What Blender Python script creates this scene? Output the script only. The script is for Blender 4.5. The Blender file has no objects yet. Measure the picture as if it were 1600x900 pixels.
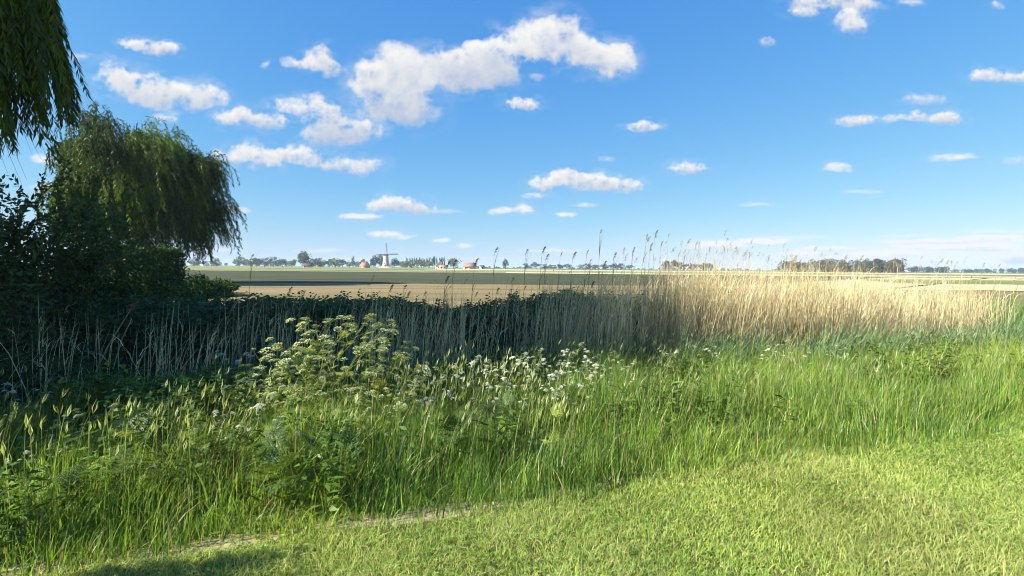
import bpy, math, random
import numpy as np
from mathutils import Matrix, Vector, Euler

R = math.radians
rng = np.random.default_rng(7)
random.seed(7)
scene = bpy.context.scene
COL = scene.collection

# ----------------------------------------------------------------------------- camera
CAM_H, FPX = 1.6, 780.0
PITCH, ROLL = 2.32, 0.50
cam_data = bpy.data.cameras.new("camera")
cam = bpy.data.objects.new("camera", cam_data)
COL.objects.link(cam)
cam_data.sensor_width = 36.0
cam_data.lens = 36.0 * FPX / 1600.0
cam_data.clip_start, cam_data.clip_end = 0.05, 20000.0
CM = Matrix.Rotation(R(90 - PITCH), 3, 'X') @ Matrix.Rotation(R(ROLL), 3, 'Z')
cam.rotation_euler = CM.to_euler()
cam.location = (0, 0, CAM_H)
scene.camera = cam
CMn = np.array(CM)

# ----------------------------------------------------------------------------- light
SUN_EL = 34.0
SUN_TRAVEL = math.degrees(math.atan2(0.34, 0.94))        # heading of the sunlight on the ground, from +X
th = R(SUN_TRAVEL)
sun_dir = Vector((math.cos(th) * math.cos(R(SUN_EL)), math.sin(th) * math.cos(R(SUN_EL)), -math.sin(R(SUN_EL))))
sun_data = bpy.data.lights.new("sun", 'SUN')
sun_data.energy = 5.0
sun_data.angle = R(0.5)
sun_data.color = (1.0, 0.95, 0.85)
sun = bpy.data.objects.new("sun", sun_data)
COL.objects.link(sun)
sun.rotation_euler = sun_dir.to_track_quat('-Z', 'Y').to_euler()
to_sun = -np.array(sun_dir)

scene.view_settings.view_transform = 'Standard'
scene.view_settings.look = 'None'
scene.view_settings.gamma = 1.0
scene.view_settings.use_curve_mapping = False
scene.view_settings.exposure = 1.45
EXPO_K = 2 ** -0.20                                     # sky tone relative to that exposure
scene.render.engine = 'CYCLES'
scene.cycles.max_bounces = 6
scene.cycles.diffuse_bounces = 3
scene.cycles.glossy_bounces = 1
scene.cycles.transmission_bounces = 4
scene.cycles.transparent_max_bounces = 4
scene.cycles.volume_bounces = 0
scene.cycles.use_denoising = True
scene.cycles.denoising_input_passes = 'RGB_ALBEDO_NORMAL'
scene.cycles.denoising_prefilter = 'ACCURATE'
scene.cycles.filter_width = 1.0
scene.cycles.sample_clamp_indirect = 4.0
scene.cycles.caustics_reflective = False
scene.cycles.caustics_refractive = False

# ----------------------------------------------------------------------------- numeric noise helpers
def _hash(ix, iy, iz, seed):
    h = (ix.astype(np.int64) * 374761393 + iy.astype(np.int64) * 668265263 + iz.astype(np.int64) * 2147483647 + seed * 1274126177) & 0xffffffff
    h = ((h ^ (h >> 13)) * 1274126177) & 0xffffffff
    return ((h ^ (h >> 16)) & 0xffff) / 65535.0

def vnoise(x, y, seed=0):
    ix, iy = np.floor(x), np.floor(y)
    fx, fy = x - ix, y - iy
    fx = fx * fx * fx * (fx * (fx * 6 - 15) + 10); fy = fy * fy * fy * (fy * (fy * 6 - 15) + 10)
    z = np.zeros_like(ix)
    a = _hash(ix, iy, z, seed); b = _hash(ix + 1, iy, z, seed)
    c = _hash(ix, iy + 1, z, seed); d = _hash(ix + 1, iy + 1, z, seed)
    return (a * (1 - fx) + b * fx) * (1 - fy) + (c * (1 - fx) + d * fx) * fy

def fbm(x, y, octaves=5, seed=0, gain=0.5, billow=False):
    s = np.zeros_like(x); amp = 1.0; tot = 0.0
    for k in range(octaves):
        n = vnoise(x * 2 ** k + 17.3 * k, y * 2 ** k - 9.1 * k, seed + k) * 2 - 1
        if billow: n = 1 - 2 * np.abs(n)
        s += amp * n; tot += amp; amp *= gain
    return s / tot

def sstep(a, b, x):
    t = np.clip((x - a) / (b - a), 0, 1)
    return t * t * (3 - 2 * t)

# ----------------------------------------------------------------------------- sky with cumulus clouds
# each cloud: list of puffs (cx, cy, rx, ry) as seen from the lane, plus thickness
CLOUDS = [
 (1.0, [(203,70,20,11),(235,75,32,14),(262,80,18,13)]),
 (1.25, [(178,124,28,25),(212,134,42,30),(255,146,38,25),(300,150,36,22),(335,160,28,19),(308,170,26,11)]),
 (0.75, [(355,185,26,16),(385,186,36,20),(425,193,30,15)]),
 (0.25, [(262,184,24,9)]),
 (0.9, [(460,97,24,13),(500,92,24,24),(520,112,28,18)]),
 (0.2, [(418,100,9,7)]),
 (0.85, [(447,163,30,15),(500,172,34,24),(525,203,48,26),(562,210,30,20),(495,205,28,16)]),
 (0.8, [(575,128,34,34),(620,95,36,34),(618,150,56,44),(652,182,44,24),(590,182,32,20),(645,122,36,34)]),
 (1.3, [(690,95,42,28),(735,95,46,36),(722,125,46,30),(780,88,46,34),(832,60,40,32),(872,52,32,30),(870,82,60,28),(922,92,50,23),(962,95,34,22),(765,122,42,26),(838,126,22,11)]),
 (0.8, [(818,163,29,12)]),
 (0.85, [(380,243,24,17),(420,246,36,18),(465,240,40,19),(512,254,34,13),(560,260,36,14),(402,266,14,8)]),
 (0.35, [(345,241,18,14)]),
 (0.9, [(600,322,30,13),(632,319,36,15),(662,326,28,10)]),
 (0.55, [(545,338,24,6),(576,339,20,6)]),
 (1.0, [(850,287,27,13),(885,279,33,15),(922,287,42,15),(968,290,38,13)]),
 (0.3, [(835,306,24,6)]),
 (0.9, [(1005,199,27,10)]), (0.9, [(1074,263,34,10)]), (0.9, [(1309,262,23,9)]),
 (0.7, [(1338,189,34,10)]),
 (0.7, [(1394,186,22,8),(1450,185,42,10),(1480,187,28,13)]),
 (0.3, [(1445,155,38,13)]),
 (0.9, [(1290,4,62,22),(1342,6,40,15)]), (0.45, [(1255,20,26,11)]),
 (0.8, [(1328,38,30,21)]),
 (0.85, [(1545,120,32,12),(1592,123,46,9)]),
 (0.2, [(1200,66,14,11)]), (0.3, [(1560,10,13,11)]), (0.3, [(1422,4,22,7)]),
 (0.6, [(783,331,18,6),(815,329,18,9)]), (0.55, [(885,336,20,5)]), (0.4, [(368,329,22,6)]),
 (0.7, [(600,367,28,7),(632,370,22,4)]), (0.7, [(692,376,14,5)]), (0.5, [(725,384,13,4)]),
 (0.3, [(1478,247,34,8),(1512,245,18,6)]), (0.15, [(1590,252,28,10)]),
 (3.0, [(1470,386,75,7),(1545,386,55,9)]), (2.6, [(1592,404,34,10)]), (1.5, [(1390,396,70,6)]), (1.4, [(1450,378,90,5),(1550,372,70,6)]), (0.7, [(1330,404,60,5),(1250,396,40,5)]),
 (2.2, [(1125,384,46,7),(1190,377,46,5)]), (0.7, [(1300,388,60,5)]), (0.8, [(1370,399,34,6)]),
 (0.25, [(912,321,22,4)]), (0.4, [(70,250,28,9)]), (0.5, [(72,294,30,10)]),
 (0.2, [(1235,402,50,4)]), (0.22, [(500,392,50,4)]), (0.25, [(560,405,60,4)]), (0.25, [(860,392,60,4)]), (0.22, [(760,404,60,3)]),
 (0.2, [(330,392,40,5)]), (0.14, [(1350,300,40,5)]), (0.2, [(1180,320,30,4)]), (0.15, [(120,88,30,8)]), (0.12, [(945,250,16,6)]),
 (0.12, [(700,330,30,4)]), (0.2, [(1560,362,60,5)]), (0.18, [(1420,370,60,4)]), (0.15,[(1240,372,70,4)]),
]

def cloud_field(px, py):
    """alpha and sunlit brightness of the cumulus field at view coordinates (pixels of the 1600 wide view)"""
    alpha = np.zeros_like(px); bright = np.zeros_like(px)
    for ci, (thick, puffs) in enumerate(CLOUDS):
        P = np.array(puffs, float)
        big = float(np.clip(P[:, 3].max(), 5, 34))
        m = big * 1.6 + 8
        x0, x1 = (P[:, 0] - P[:, 2]).min() - m * 1.6, (P[:, 0] + P[:, 2]).max() + m * 1.6
        y0, y1 = (P[:, 1] - P[:, 3]).min() - m, (P[:, 1] + P[:, 3]).max() + m
        sel = np.where((px > x0) & (px < x1) & (py > y0) & (py < y1))
        if sel[0].size == 0: continue
        X, Y = px[sel], py[sel]
        sc = 1.0 / (big * 1.9)
        flat = 1.0 if P[:, 3].max() > 9 else 2.6          # far low clouds are drawn out sideways
        wx = fbm(X * sc / flat, Y * sc, 5, 100 + ci * 7, 0.55) * big * 0.62 * flat
        wy = fbm(X * sc / flat + 31, Y * sc + 11, 5, 300 + ci * 7, 0.55) * big * 0.62
        def thickness(X, Y, grow=1.17):
            Xw, Yw = X + wx, Y + wy
            s = np.zeros_like(X)
            for cx, cy, rx, ry in puffs:
                dx = (Xw - cx) / (rx * grow); dy = (Yw - cy) / (ry * grow)
                dy = np.where(dy > 0, dy * 1.15, dy)
                q = np.clip(1 - dx * dx - dy * dy, 0, 1)
                s = s + q * (ry / big) ** 0.5
            return s
        b = fbm(X * sc * 2.2 / flat, Y * sc * 2.2, 5, 500 + ci * 7, 0.58, billow=True)
        f2 = fbm(X * sc * 5 / flat, Y * sc * 5, 4, 700 + ci * 7, 0.6)
        T = thickness(X, Y)
        mid_y = (P[:, 1] * P[:, 2]).sum() / P[:, 2].sum()
        under = sstep(-0.5, 1.0, (Y - mid_y) / (np.ptp(P[:, 1]) * 0.5 + big))
        wisp = fbm(X * sc * 1.3 / flat + 5, Y * sc * 2.6, 6, 900 + ci * 7, 0.62)
        er = float(np.clip(big / 14, 0.25, 1.0))
        dens = T * (1.0 + 0.5 * b + 0.4 * f2) + er * (-0.24 + 0.17 * b + 0.34 * wisp + 0.10 * f2)
        dens = np.clip(dens, 0, None) * sstep(0, 0.35, T)
        a = 1 - np.exp(-(dens * dens * 3.1 + dens * 0.6) * thick * (1 - 0.6 * under))
        veil = np.clip(thickness(X, Y, 1.75) * (0.25 + 1.3 * wisp + 0.3 * f2), 0, 1) * 0.30 * thick
        a = 1 - (1 - a) * (1 - np.clip(veil, 0, .5))
        # light travels through the cloud from the upper left: optical depth towards the sun
        od = np.zeros_like(X)
        for k in (0.25, 0.55, 0.95, 1.5):
            od += np.clip(thickness(X - k * big * 0.5, Y - k * big * 0.8), 0, 1.2)
        lit = np.exp(-od * 0.30)
        lit = 0.24 + 0.72 * lit - 0.42 * under + 0.26 * b * (1 - 0.5 * under) + 0.14 * f2 + 0.10 * wisp
        if flat > 1: lit = lit + 0.45
        lit = np.where(a < 0.5, lit * 0.7 + 0.3 * 0.6, lit)
        A0 = alpha[sel]
        bright[sel] = (bright[sel] * A0 * (1 - a) + np.clip(lit, 0.05, 1.05) * a) / np.maximum(A0 * (1 - a) + a, 1e-4)
        alpha[sel] = A0 * (1 - a) + a
    return alpha, bright

def make_cloud_image():
    W, H = 5120, 2560
    buf = np.zeros((H, W, 4), np.float32); buf[..., 3] = 1
    # Blender equirectangular: u = 0.5 - atan2(y, x)/2pi ... front (+Y) sits at u = 0.25
    j0, j1 = int(H * 0.49), int(H * 0.72)
    u = (np.arange(W) + 0.5) / W
    v = (np.arange(j0, j1) + 0.5) / H
    phi = -2 * np.pi * (u - 0.5)                          # atan2(y, x)
    the = np.pi * (v - 0.5)
    cols = np.where((phi > R(90 - 58)) & (phi < R(90 + 58)))[0]
    PH, TH = np.meshgrid(phi[cols], the)
    d = np.stack([np.cos(TH) * np.cos(PH), np.cos(TH) * np.sin(PH), np.sin(TH)], -1)
    c = d @ CMn                                            # camera space
    px = 800 + FPX * c[..., 0] / -c[..., 2]; py = 450 - FPX * c[..., 1] / -c[..., 2]
    al, br = cloud_field(px, py)
    sub = buf[j0:j1]
    sub[:, cols, 0] = al; sub[:, cols, 1] = br
    # scattered small cumulus over the rest of the sky
    rest = np.where(~((phi > R(90 - 58)) & (phi < R(90 + 58))))[0][::1]
    jj0, jj1 = int(H * 0.52), int(H * 0.8)
    th2 = np.pi * ((np.arange(jj0, jj1, 4) + 0.5) / H - 0.5)
    PH, TH = np.meshgrid(phi[rest][::4], th2)
    zz = np.maximum(np.sin(TH), 0.03)
    gx, gy = np.cos(TH) * np.cos(PH) / zz, np.cos(TH) * np.sin(PH) / zz
    n = fbm(gx * 1.1, gy * 1.1, 5, 900)
    al = sstep(0.18, 0.42, n)
    al = np.repeat(np.repeat(al, 4, 0), 4, 1)[: jj1 - jj0, : len(rest)]
    buf[jj0:jj1, rest[: al.shape[1]], 0] = al
    buf[jj0:jj1, rest, 1] = 0.7
    img = bpy.data.images.new("cumulus_field", W, H, float_buffer=True)
    img.colorspace_settings.name = 'Non-Color'
    img.pixels.foreach_set(buf.ravel())
    img.update()
    return img

world = bpy.data.worlds.new("World")
scene.world = world
world.use_nodes = True
nt = world.node_tree
N = nt.nodes
bg = N['Background']
sky = N.new('ShaderNodeTexSky')
sky.sky_type = 'NISHITA'
sky.sun_disc = False
sky.sun_elevation = R(SUN_EL)
sky.sun_rotation = math.atan2(to_sun[0], to_sun[1])
sky.altitude = 0
sky.air_density = 1.0
sky.dust_density = 0.2
sky.ozone_density = 3.0
SKY_STRENGTH = 0.06
# tone of the clear air: each channel of the sky scaled and compressed towards the photograph's blue
sp = N.new('ShaderNodeSeparateColor'); cb_ = N.new('ShaderNodeCombineColor')
nt.links.new(sky.outputs[0], sp.inputs[0])
for ch, (k_, g_) in enumerate([(0.78, 1.10), (0.61, 0.674), (0.508, 0.266)]):
    p_ = N.new('ShaderNodeMath'); p_.operation = 'POWER'; p_.inputs[1].default_value = g_
    q_ = N.new('ShaderNodeMath'); q_.operation = 'MULTIPLY'; q_.inputs[1].default_value = k_ * 0.06 ** g_ / SKY_STRENGTH * EXPO_K
    nt.links.new(sp.outputs[ch], p_.inputs[0]); nt.links.new(p_.outputs[0], q_.inputs[0]); nt.links.new(q_.outputs[0], cb_.inputs[ch])
env = N.new('ShaderNodeTexEnvironment'); env.image = make_cloud_image(); env.interpolation = 'Cubic'
tc = N.new('ShaderNodeTexCoord')
nt.links.new(tc.outputs['Generated'], env.inputs[0])
sep = N.new('ShaderNodeSeparateColor'); nt.links.new(env.outputs[0], sep.inputs[0])
ramp = N.new('ShaderNodeValToRGB')
e = ramp.color_ramp.elements
CL = 6.6 * EXPO_K
e[0].position = 0.15; e[0].color = (0.56 , 0.64 , 0.78, 1)
e[1].position = 0.95; e[1].color = (1.0, 0.99, 0.965, 1)
m_ = e.new(0.55); m_.color = (0.80, 0.83, 0.88, 1)
nt.links.new(sep.outputs[1], ramp.inputs[0])
sc_ = N.new('ShaderNodeVectorMath'); sc_.operation = 'SCALE'; sc_.inputs[3].default_value = CL
nt.links.new(ramp.outputs[0], sc_.inputs[0])
mx = N.new('ShaderNodeMix'); mx.data_type = 'RGBA'
nt.links.new(sep.outputs[0], mx.inputs[0])
nt.links.new(cb_.outputs[0], mx.inputs[6]); nt.links.new(sc_.outputs[0], mx.inputs[7])
nt.links.new(mx.outputs[2], bg.inputs[0])
bg.inputs[1].default_value = SKY_STRENGTH
world.cycles.sampling_method = 'MANUAL'
world.cycles.sample_map_resolution = 512

# ----------------------------------------------------------------------------- view helpers (used to read positions off the photograph)
def ray(px, py):
    v = CM @ Vector(((px - 800) / FPX, -(py - 450) / FPX, -1))
    return v
def at(px, py, Y):
    v = ray(px, py); k = Y / v.y
    return Vector((v.x * k, Y, CAM_H + v.z * k))

# ----------------------------------------------------------------------------- object helpers
def link(o, parent=None):
    COL.objects.link(o)
    if parent is not None: o.parent = parent
    return o

def tag(o, label=None, cat=None, group=None, kind=None):
    if label: o['label'] = label
    if cat: o['category'] = cat
    if group: o['group'] = group
    if kind: o['kind'] = kind
    return o

def thing(name, label, cat, loc=(0, 0, 0), rz=0.0, group=None, scale=None):
    o = bpy.data.objects.new(name, None)
    o.empty_display_size = 0.2
    o.location = loc; o.rotation_euler = (0, 0, rz)
    if scale: o.scale = scale
    link(o)
    return tag(o, label, cat, group)

def copy_tree(o, parent=None):
    c = o.copy()
    link(c, parent)
    for ch in list(o.children): copy_tree(ch, c)
    return c

def mesh_from(name, V, quads=None, tris=None, mat=None, col=None, smooth=True):
    me = bpy.data.meshes.new(name)
    V = np.asarray(V, np.float32).reshape(-1, 3)
    q = np.zeros((0, 4), np.int32) if quads is None else np.asarray(quads, np.int32).reshape(-1, 4)
    t = np.zeros((0, 3), np.int32) if tris is None else np.asarray(tris, np.int32).reshape(-1, 3)
    me.vertices.add(len(V)); me.vertices.foreach_set('co', V.ravel())
    me.loops.add(q.size + t.size)
    me.loops.foreach_set('vertex_index', np.concatenate([q.ravel(), t.ravel()]).astype(np.int32))
    me.polygons.add(len(q) + len(t))
    start = np.concatenate([np.arange(len(q)) * 4, len(q) * 4 + np.arange(len(t)) * 3]).astype(np.int32)
    me.polygons.foreach_set('loop_start', start)
    if smooth: me.polygons.foreach_set('use_smooth', np.ones(len(q) + len(t), bool))
    if col is not None:
        a = me.attributes.new('tint', 'FLOAT_COLOR', 'POINT')
        c4 = np.ones((len(V), 4), np.float32); c4[:, :3] = col
        a.data.foreach_set('color', c4.ravel())
    me.update(calc_edges=True)
    if mat: me.materials.append(mat)
    return me

def obj(name, me, parent=None):
    return link(bpy.data.objects.new(name, me), parent)

class MB:
    """collects vertices, quads, tris and tints for one mesh"""
    def __init__(s): s.V = []; s.Q = []; s.T = []; s.C = []; s.n = 0
    def add(s, V, Q=None, T=None, C=None):
        V = np.asarray(V, float).reshape(-1, 3)
        if Q is not None and len(Q): s.Q.append(np.asarray(Q).reshape(-1, 4) + s.n)
        if T is not None and len(T): s.T.append(np.asarray(T).reshape(-1, 3) + s.n)
        c = np.broadcast_to(np.asarray((1, 1, 1) if C is None else C, float), (len(V), 3))
        s.V.append(V); s.C.append(c); s.n += len(V)
    def mesh(s, name, mat, smooth=True):
        return mesh_from(name, np.concatenate(s.V), np.concatenate(s.Q) if s.Q else None, np.concatenate(s.T) if s.T else None, mat, np.concatenate(s.C), smooth)
    def build(s, name, mat, parent=None, smooth=True):
        return obj(name, s.mesh(name, mat, smooth), parent)
    def tube(s, pts, radii, n=6, C=None):
        pts = np.asarray(pts, float); radii = np.broadcast_to(np.asarray(radii, float), (len(pts),))
        d = np.gradient(pts, axis=0); d /= np.linalg.norm(d, axis=1)[:, None] + 1e-9
        ref = np.array([0.31, 0.83, 0.1]); u = np.cross(d, ref); u /= np.linalg.norm(u, axis=1)[:, None] + 1e-9
        w = np.cross(d, u)
        a = np.arange(n) * 2 * np.pi / n
        ring = pts[:, None] + radii[:, None, None] * (np.cos(a)[None, :, None] * u[:, None] + np.sin(a)[None, :, None] * w[:, None])
        V = ring.reshape(-1, 3); Q = []
        for k in range(len(pts) - 1):
            for i in range(n):
                Q.append((k * n + i, k * n + (i + 1) % n, (k + 1) * n + (i + 1) % n, (k + 1) * n + i))
        s.add(V, Q, None, C)
    def box(s, c, size, rz=0, C=None):
        x, y, z = np.array(size) / 2
        V = np.array([(-x,-y,-z),(x,-y,-z),(x,y,-z),(-x,y,-z),(-x,-y,z),(x,-y,z),(x,y,z),(-x,y,z)])
        cs, sn = math.cos(rz), math.sin(rz)
        V = np.stack([V[:,0]*cs - V[:,1]*sn, V[:,0]*sn + V[:,1]*cs, V[:,2]], 1) + np.array(c)
        s.add(V, [(0,3,2,1),(4,5,6,7),(0,1,5,4),(1,2,6,5),(2,3,7,6),(3,0,4,7)], None, C)
    def leaves(s, P, D, size, width, C, roll=None, bend=0.12):
        """N pointed leaves: base points P, directions D"""
        n = len(P)
        D = D / (np.linalg.norm(D, axis=1)[:, None] + 1e-9)
        r = rng.normal(size=(n, 3)) if roll is None else roll
        side = np.cross(D, r); side /= np.linalg.norm(side, axis=1)[:, None] + 1e-9
        nn = np.cross(side, D)
        L = np.broadcast_to(np.asarray(size, float), (n,))[:, None]; w = np.broadcast_to(np.asarray(width, float), (n,))[:, None]
        V = np.stack([P, P + D * L * 0.42 + side * w * 0.5 + nn * L * bend, P + D * L, P + D * L * 0.42 - side * w * 0.5 + nn * L * bend], 1).reshape(-1, 3)
        i = np.arange(n)[:, None] * 4
        Cc = np.repeat(np.broadcast_to(np.asarray(C, float), (n, 3)), 4, 0)
        s.add(V, np.concatenate([i, i + 1, i + 2, i + 3], 1), None, Cc)
    def blades(s, P, H, W, az, lean, C, nseg=4, face=None, curl=1.0, tipC=None, wpow=1.3):
        """N grass blades"""
        n = len(P)
        H = np.broadcast_to(np.asarray(H, float), (n,)); W = np.broadcast_to(np.asarray(W, float), (n,)); lean = np.broadcast_to(np.asarray(lean, float), (n,))
        dirv = np.stack([np.cos(az), np.sin(az), np.zeros(n)], 1)
        f = rng.uniform(0, np.pi * 2, n) if face is None else face
        side = np.stack([np.cos(f), np.sin(f), np.zeros(n)], 1)
        C = np.broadcast_to(np.asarray(C, float), (n, 3))
        vs = []; cs = []
        for k in range(nseg):
            t = k / nseg
            c = P + dirv * (lean * H)[:, None] * (0.25 * t + 0.75 * t ** (1 + curl))
            c = c + np.array([0, 0, 1.0]) * (H * (t - 0.45 * np.clip(lean, 0, 1.2) * t ** 2.4))[:, None]
            w = (W * 0.5 * (1 - t ** wpow) * (0.75 + 0.5 * min(t * 3, 1) * (1 - t)))[:, None]
            vs += [c - side * w, c + side * w]
            cc = C if tipC is None else C * (1 - t * t) + tipC * t * t
            cs += [cc, cc]
        tip = P + dirv * (lean * H)[:, None] + np.array([0, 0, 1.0]) * (H * (1 - 0.45 * np.clip(lean, 0, 1.2)))[:, None]
        vs.append(tip); cs.append(C if tipC is None else np.broadcast_to(tipC, C.shape))
        m = 2 * nseg + 1
        V = np.stack(vs, 1).reshape(-1, 3); Cc = np.stack(cs, 1).reshape(-1, 3)
        b = np.arange(n)[:, None] * m
        Q = [np.concatenate([b + 2*k, b + 2*k + 1, b + 2*k + 3, b + 2*k + 2], 1) for k in range(nseg - 1)]
        T = np.concatenate([b + 2*nseg - 2, b + 2*nseg - 1, b + 2*nseg], 1)
        s.add(V, np.concatenate(Q) if Q else None, T, Cc)

# ----------------------------------------------------------------------------- materials
def mat(name): 
    m = bpy.data.materials.new(name); m.use_nodes = True
    m.node_tree.nodes.clear()
    return m, m.node_tree, m.node_tree.nodes, m.node_tree.links

def leaf_mat(name, color, transl=0.35, gloss=0.04, rough=0.45, var=0.35, tcol=None, scale=3.0):
    """thin leaf: diffuse, translucent and a waxy sheen; base colour times the tint attribute with a little noise"""
    m, t, n, l = mat(name)
    out = n.new('ShaderNodeOutputMaterial')
    at_ = n.new('ShaderNodeAttribute'); at_.attribute_name = 'tint'
    mul = n.new('ShaderNodeMix'); mul.data_type = 'RGBA'; mul.blend_type = 'MULTIPLY'; mul.inputs[0].default_value = 1
    l.new(at_.outputs['Color'], mul.inputs[6]); mul.inputs[7].default_value = (*color, 1)
    geo = n.new('ShaderNodeNewGeometry')
    no = n.new('ShaderNodeTexNoise'); no.inputs['Scale'].default_value = scale; no.inputs['Detail'].default_value = 3
    l.new(geo.outputs['Position'], no.inputs['Vector'])
    mr = n.new('ShaderNodeMapRange'); mr.inputs[1].default_value = 0.25; mr.inputs[2].default_value = 0.75
    mr.inputs[3].default_value = 1 - var; mr.inputs[4].default_value = 1 + var
    l.new(no.outputs[0], mr.inputs[0])
    sc = n.new('ShaderNodeVectorMath'); sc.operation = 'SCALE'
    l.new(mul.outputs[2], sc.inputs[0]); l.new(mr.outputs[0], sc.inputs[3])
    df = n.new('ShaderNodeBsdfDiffuse'); tr = n.new('ShaderNodeBsdfTranslucent'); gl = n.new('ShaderNodeBsdfGlossy')
    gl.inputs['Roughness'].default_value = rough
    l.new(sc.outputs[0], df.inputs[0])
    tm = n.new('ShaderNodeMix'); tm.data_type = 'RGBA'; tm.blend_type = 'MULTIPLY'; tm.inputs[0].default_value = 1
    tm.inputs[7].default_value = (*(tcol or (1.25, 1.25, 0.55)), 1); l.new(sc.outputs[0], tm.inputs[6]); l.new(tm.outputs[2], tr.inputs[0])
    m1 = n.new('ShaderNodeMixShader'); m1.inputs[0].default_value = transl
    l.new(df.outputs[0], m1.inputs[1]); l.new(tr.outputs[0], m1.inputs[2])
    m2 = n.new('ShaderNodeMixShader'); m2.inputs[0].default_value = gloss
    l.new(m1.outputs[0], m2.inputs[1]); l.new(gl.outputs[0], m2.inputs[2])
    l.new(m2.outputs[0], out.inputs[0])
    return m

def rough_mat(name, c1, c2, scale=5.0, detail=5, rough=0.85, bump=0.2, stretch=(1, 1, 1), c3=None, scale2=None, lo=0.35, hi=0.65):
    """two or three tone noise surface in metres"""
    m, t, n, l = mat(name)
    out = n.new('ShaderNodeOutputMaterial'); b = n.new('ShaderNodeBsdfPrincipled')
    b.inputs['Roughness'].default_value = rough; b.inputs['Specular IOR Level'].default_value = 0.2
    tcn = n.new('ShaderNodeNewGeometry')
    mp = n.new('ShaderNodeMapping'); mp.inputs['Scale'].default_value = stretch
    l.new(tcn.outputs['Position'], mp.inputs[0])
    no = n.new('ShaderNodeTexNoise'); no.inputs['Scale'].default_value = scale; no.inputs['Detail'].default_value = detail; no.inputs['Roughness'].default_value = 0.62
    l.new(mp.outputs[0], no.inputs[0])
    mr = n.new('ShaderNodeMapRange'); mr.inputs[1].default_value = lo; mr.inputs[2].default_value = hi
    l.new(no.outputs[0], mr.inputs[0])
    mix = n.new('ShaderNodeMix'); mix.data_type = 'RGBA'
    mix.inputs[6].default_value = (*c1, 1); mix.inputs[7].default_value = (*c2, 1)
    l.new(mr.outputs[0], mix.inputs[0])
    last = mix.outputs[2]
    if c3:
        n2 = n.new('ShaderNodeTexNoise'); n2.inputs['Scale'].default_value = scale2; n2.inputs['Detail'].default_value = 4
        l.new(mp.outputs[0], n2.inputs[0])
        mr2 = n.new('ShaderNodeMapRange'); mr2.inputs[1].default_value = 0.48; mr2.inputs[2].default_value = 0.68
        l.new(n2.outputs[0], mr2.inputs[0])
        mx2 = n.new('ShaderNodeMix'); mx2.data_type = 'RGBA'; mx2.inputs[7].default_value = (*c3, 1)
        l.new(last, mx2.inputs[6]); l.new(mr2.outputs[0], mx2.inputs[0]); last = mx2.outputs[2]
    l.new(last, b.inputs['Base Color'])
    if bump:
        bp = n.new('ShaderNodeBump'); bp.inputs['Strength'].default_value = bump; bp.inputs['Distance'].default_value = 0.05
        l.new(no.outputs[0], bp.inputs['Height']); l.new(bp.outputs[0], b.inputs['Normal'])
    l.new(b.outputs[0], out.inputs[0])
    return m

M = {}
M['ground'] = rough_mat('ground_soil_and_thatch', (0.075, 0.07, 0.024), (0.10, 0.135, 0.028), 9, 6, 0.95, 0.5)
M['worn_soil'] = rough_mat('worn_dry_soil', (0.30, 0.235, 0.135), (0.42, 0.345, 0.21), 14, 7, 0.95, 0.6, c3=(0.20, 0.19, 0.07), scale2=6)
M['stubble'] = rough_mat('stubble_field', (0.155, 0.112, 0.050), (0.25, 0.188, 0.090), 0.7, 8, 0.95, 0.6, (0.25, 2.6, 1), c3=(0.105, 0.10, 0.038), scale2=0.10)
M['crop'] = rough_mat('young_crop_field', (0.030, 0.042, 0.013), (0.068, 0.060, 0.026), 0.3, 8, 0.95, 0.4, (0.10, 1.0, 1), c3=(0.028, 0.052, 0.013), scale2=0.05, lo=.42, hi=.58)
M['furrow'] = rough_mat('dark_ploughed_soil', (0.036, 0.034, 0.018), (0.075, 0.062, 0.034), 0.5, 7, 0.95, 0.6, (0.3, 1.4, 1))
M['pale_strip'] = rough_mat('pale_dry_field', (0.42, 0.36, 0.19), (0.50, 0.44, 0.25), 0.04, 6, 0.95, 0, (0.2, 1, 1))
M['dull'] = rough_mat('dull_dry_field', (0.17, 0.165, 0.065), (0.27, 0.24, 0.11), 0.05, 7, 0.95, 0, (0.12, 1, 1))
M['meadow'] = rough_mat('green_meadow', (0.12, 0.155, 0.04), (0.20, 0.22, 0.07), 0.03, 6, 0.95, 0, (0.2, 1, 1), c3=(0.30, 0.27, 0.11), scale2=0.008)
M['lawn'] = leaf_mat('lawn_blade', (1, 1, 1), 0.42, 0.014, 0.45, 0.18, scale=1.1)
M['grass'] = leaf_mat('long_grass_blade', (1, 1, 1), 0.36, 0.026, 0.4, 0.22, scale=0.9)
M['weed'] = leaf_mat('weed_leaf', (1, 1, 1), 0.32, 0.014, 0.42, 0.2, scale=2.0)
M['reed'] = leaf_mat('dry_reed', (1, 1, 1), 0.30, 0.014, 0.4, 0.2, tcol=(1.1, 1.0, 0.75), scale=3.0)
M['reed_green'] = leaf_mat('green_reed_leaf', (1, 1, 1), 0.30, 0.014, 0.35, 0.15, scale=1.0)
M['plume'] = leaf_mat('reed_plume', (1, 1, 1), 0.25, 0.02, 0.5, 0.15, tcol=(1.1, 0.95, 0.8), scale=6)
M['petal'] = leaf_mat('white_floret', (1, 1, 1), 0.30, 0.02, 0.5, 0.05, tcol=(1, 1, 0.9))
M['willow'] = leaf_mat('willow_leaf', (0.050, 0.084, 0.020), 0.30, 0.014, 0.38, 0.35, scale=0.6)
M['willow_near'] = leaf_mat('near_willow_leaf', (0.058, 0.088, 0.020), 0.30, 0.014, 0.36, 0.25, scale=2.0)
M['shrub'] = leaf_mat('shrub_leaf', (0.060, 0.100, 0.040), 0.28, 0.014, 0.4, 0.3, scale=1.5)
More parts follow.
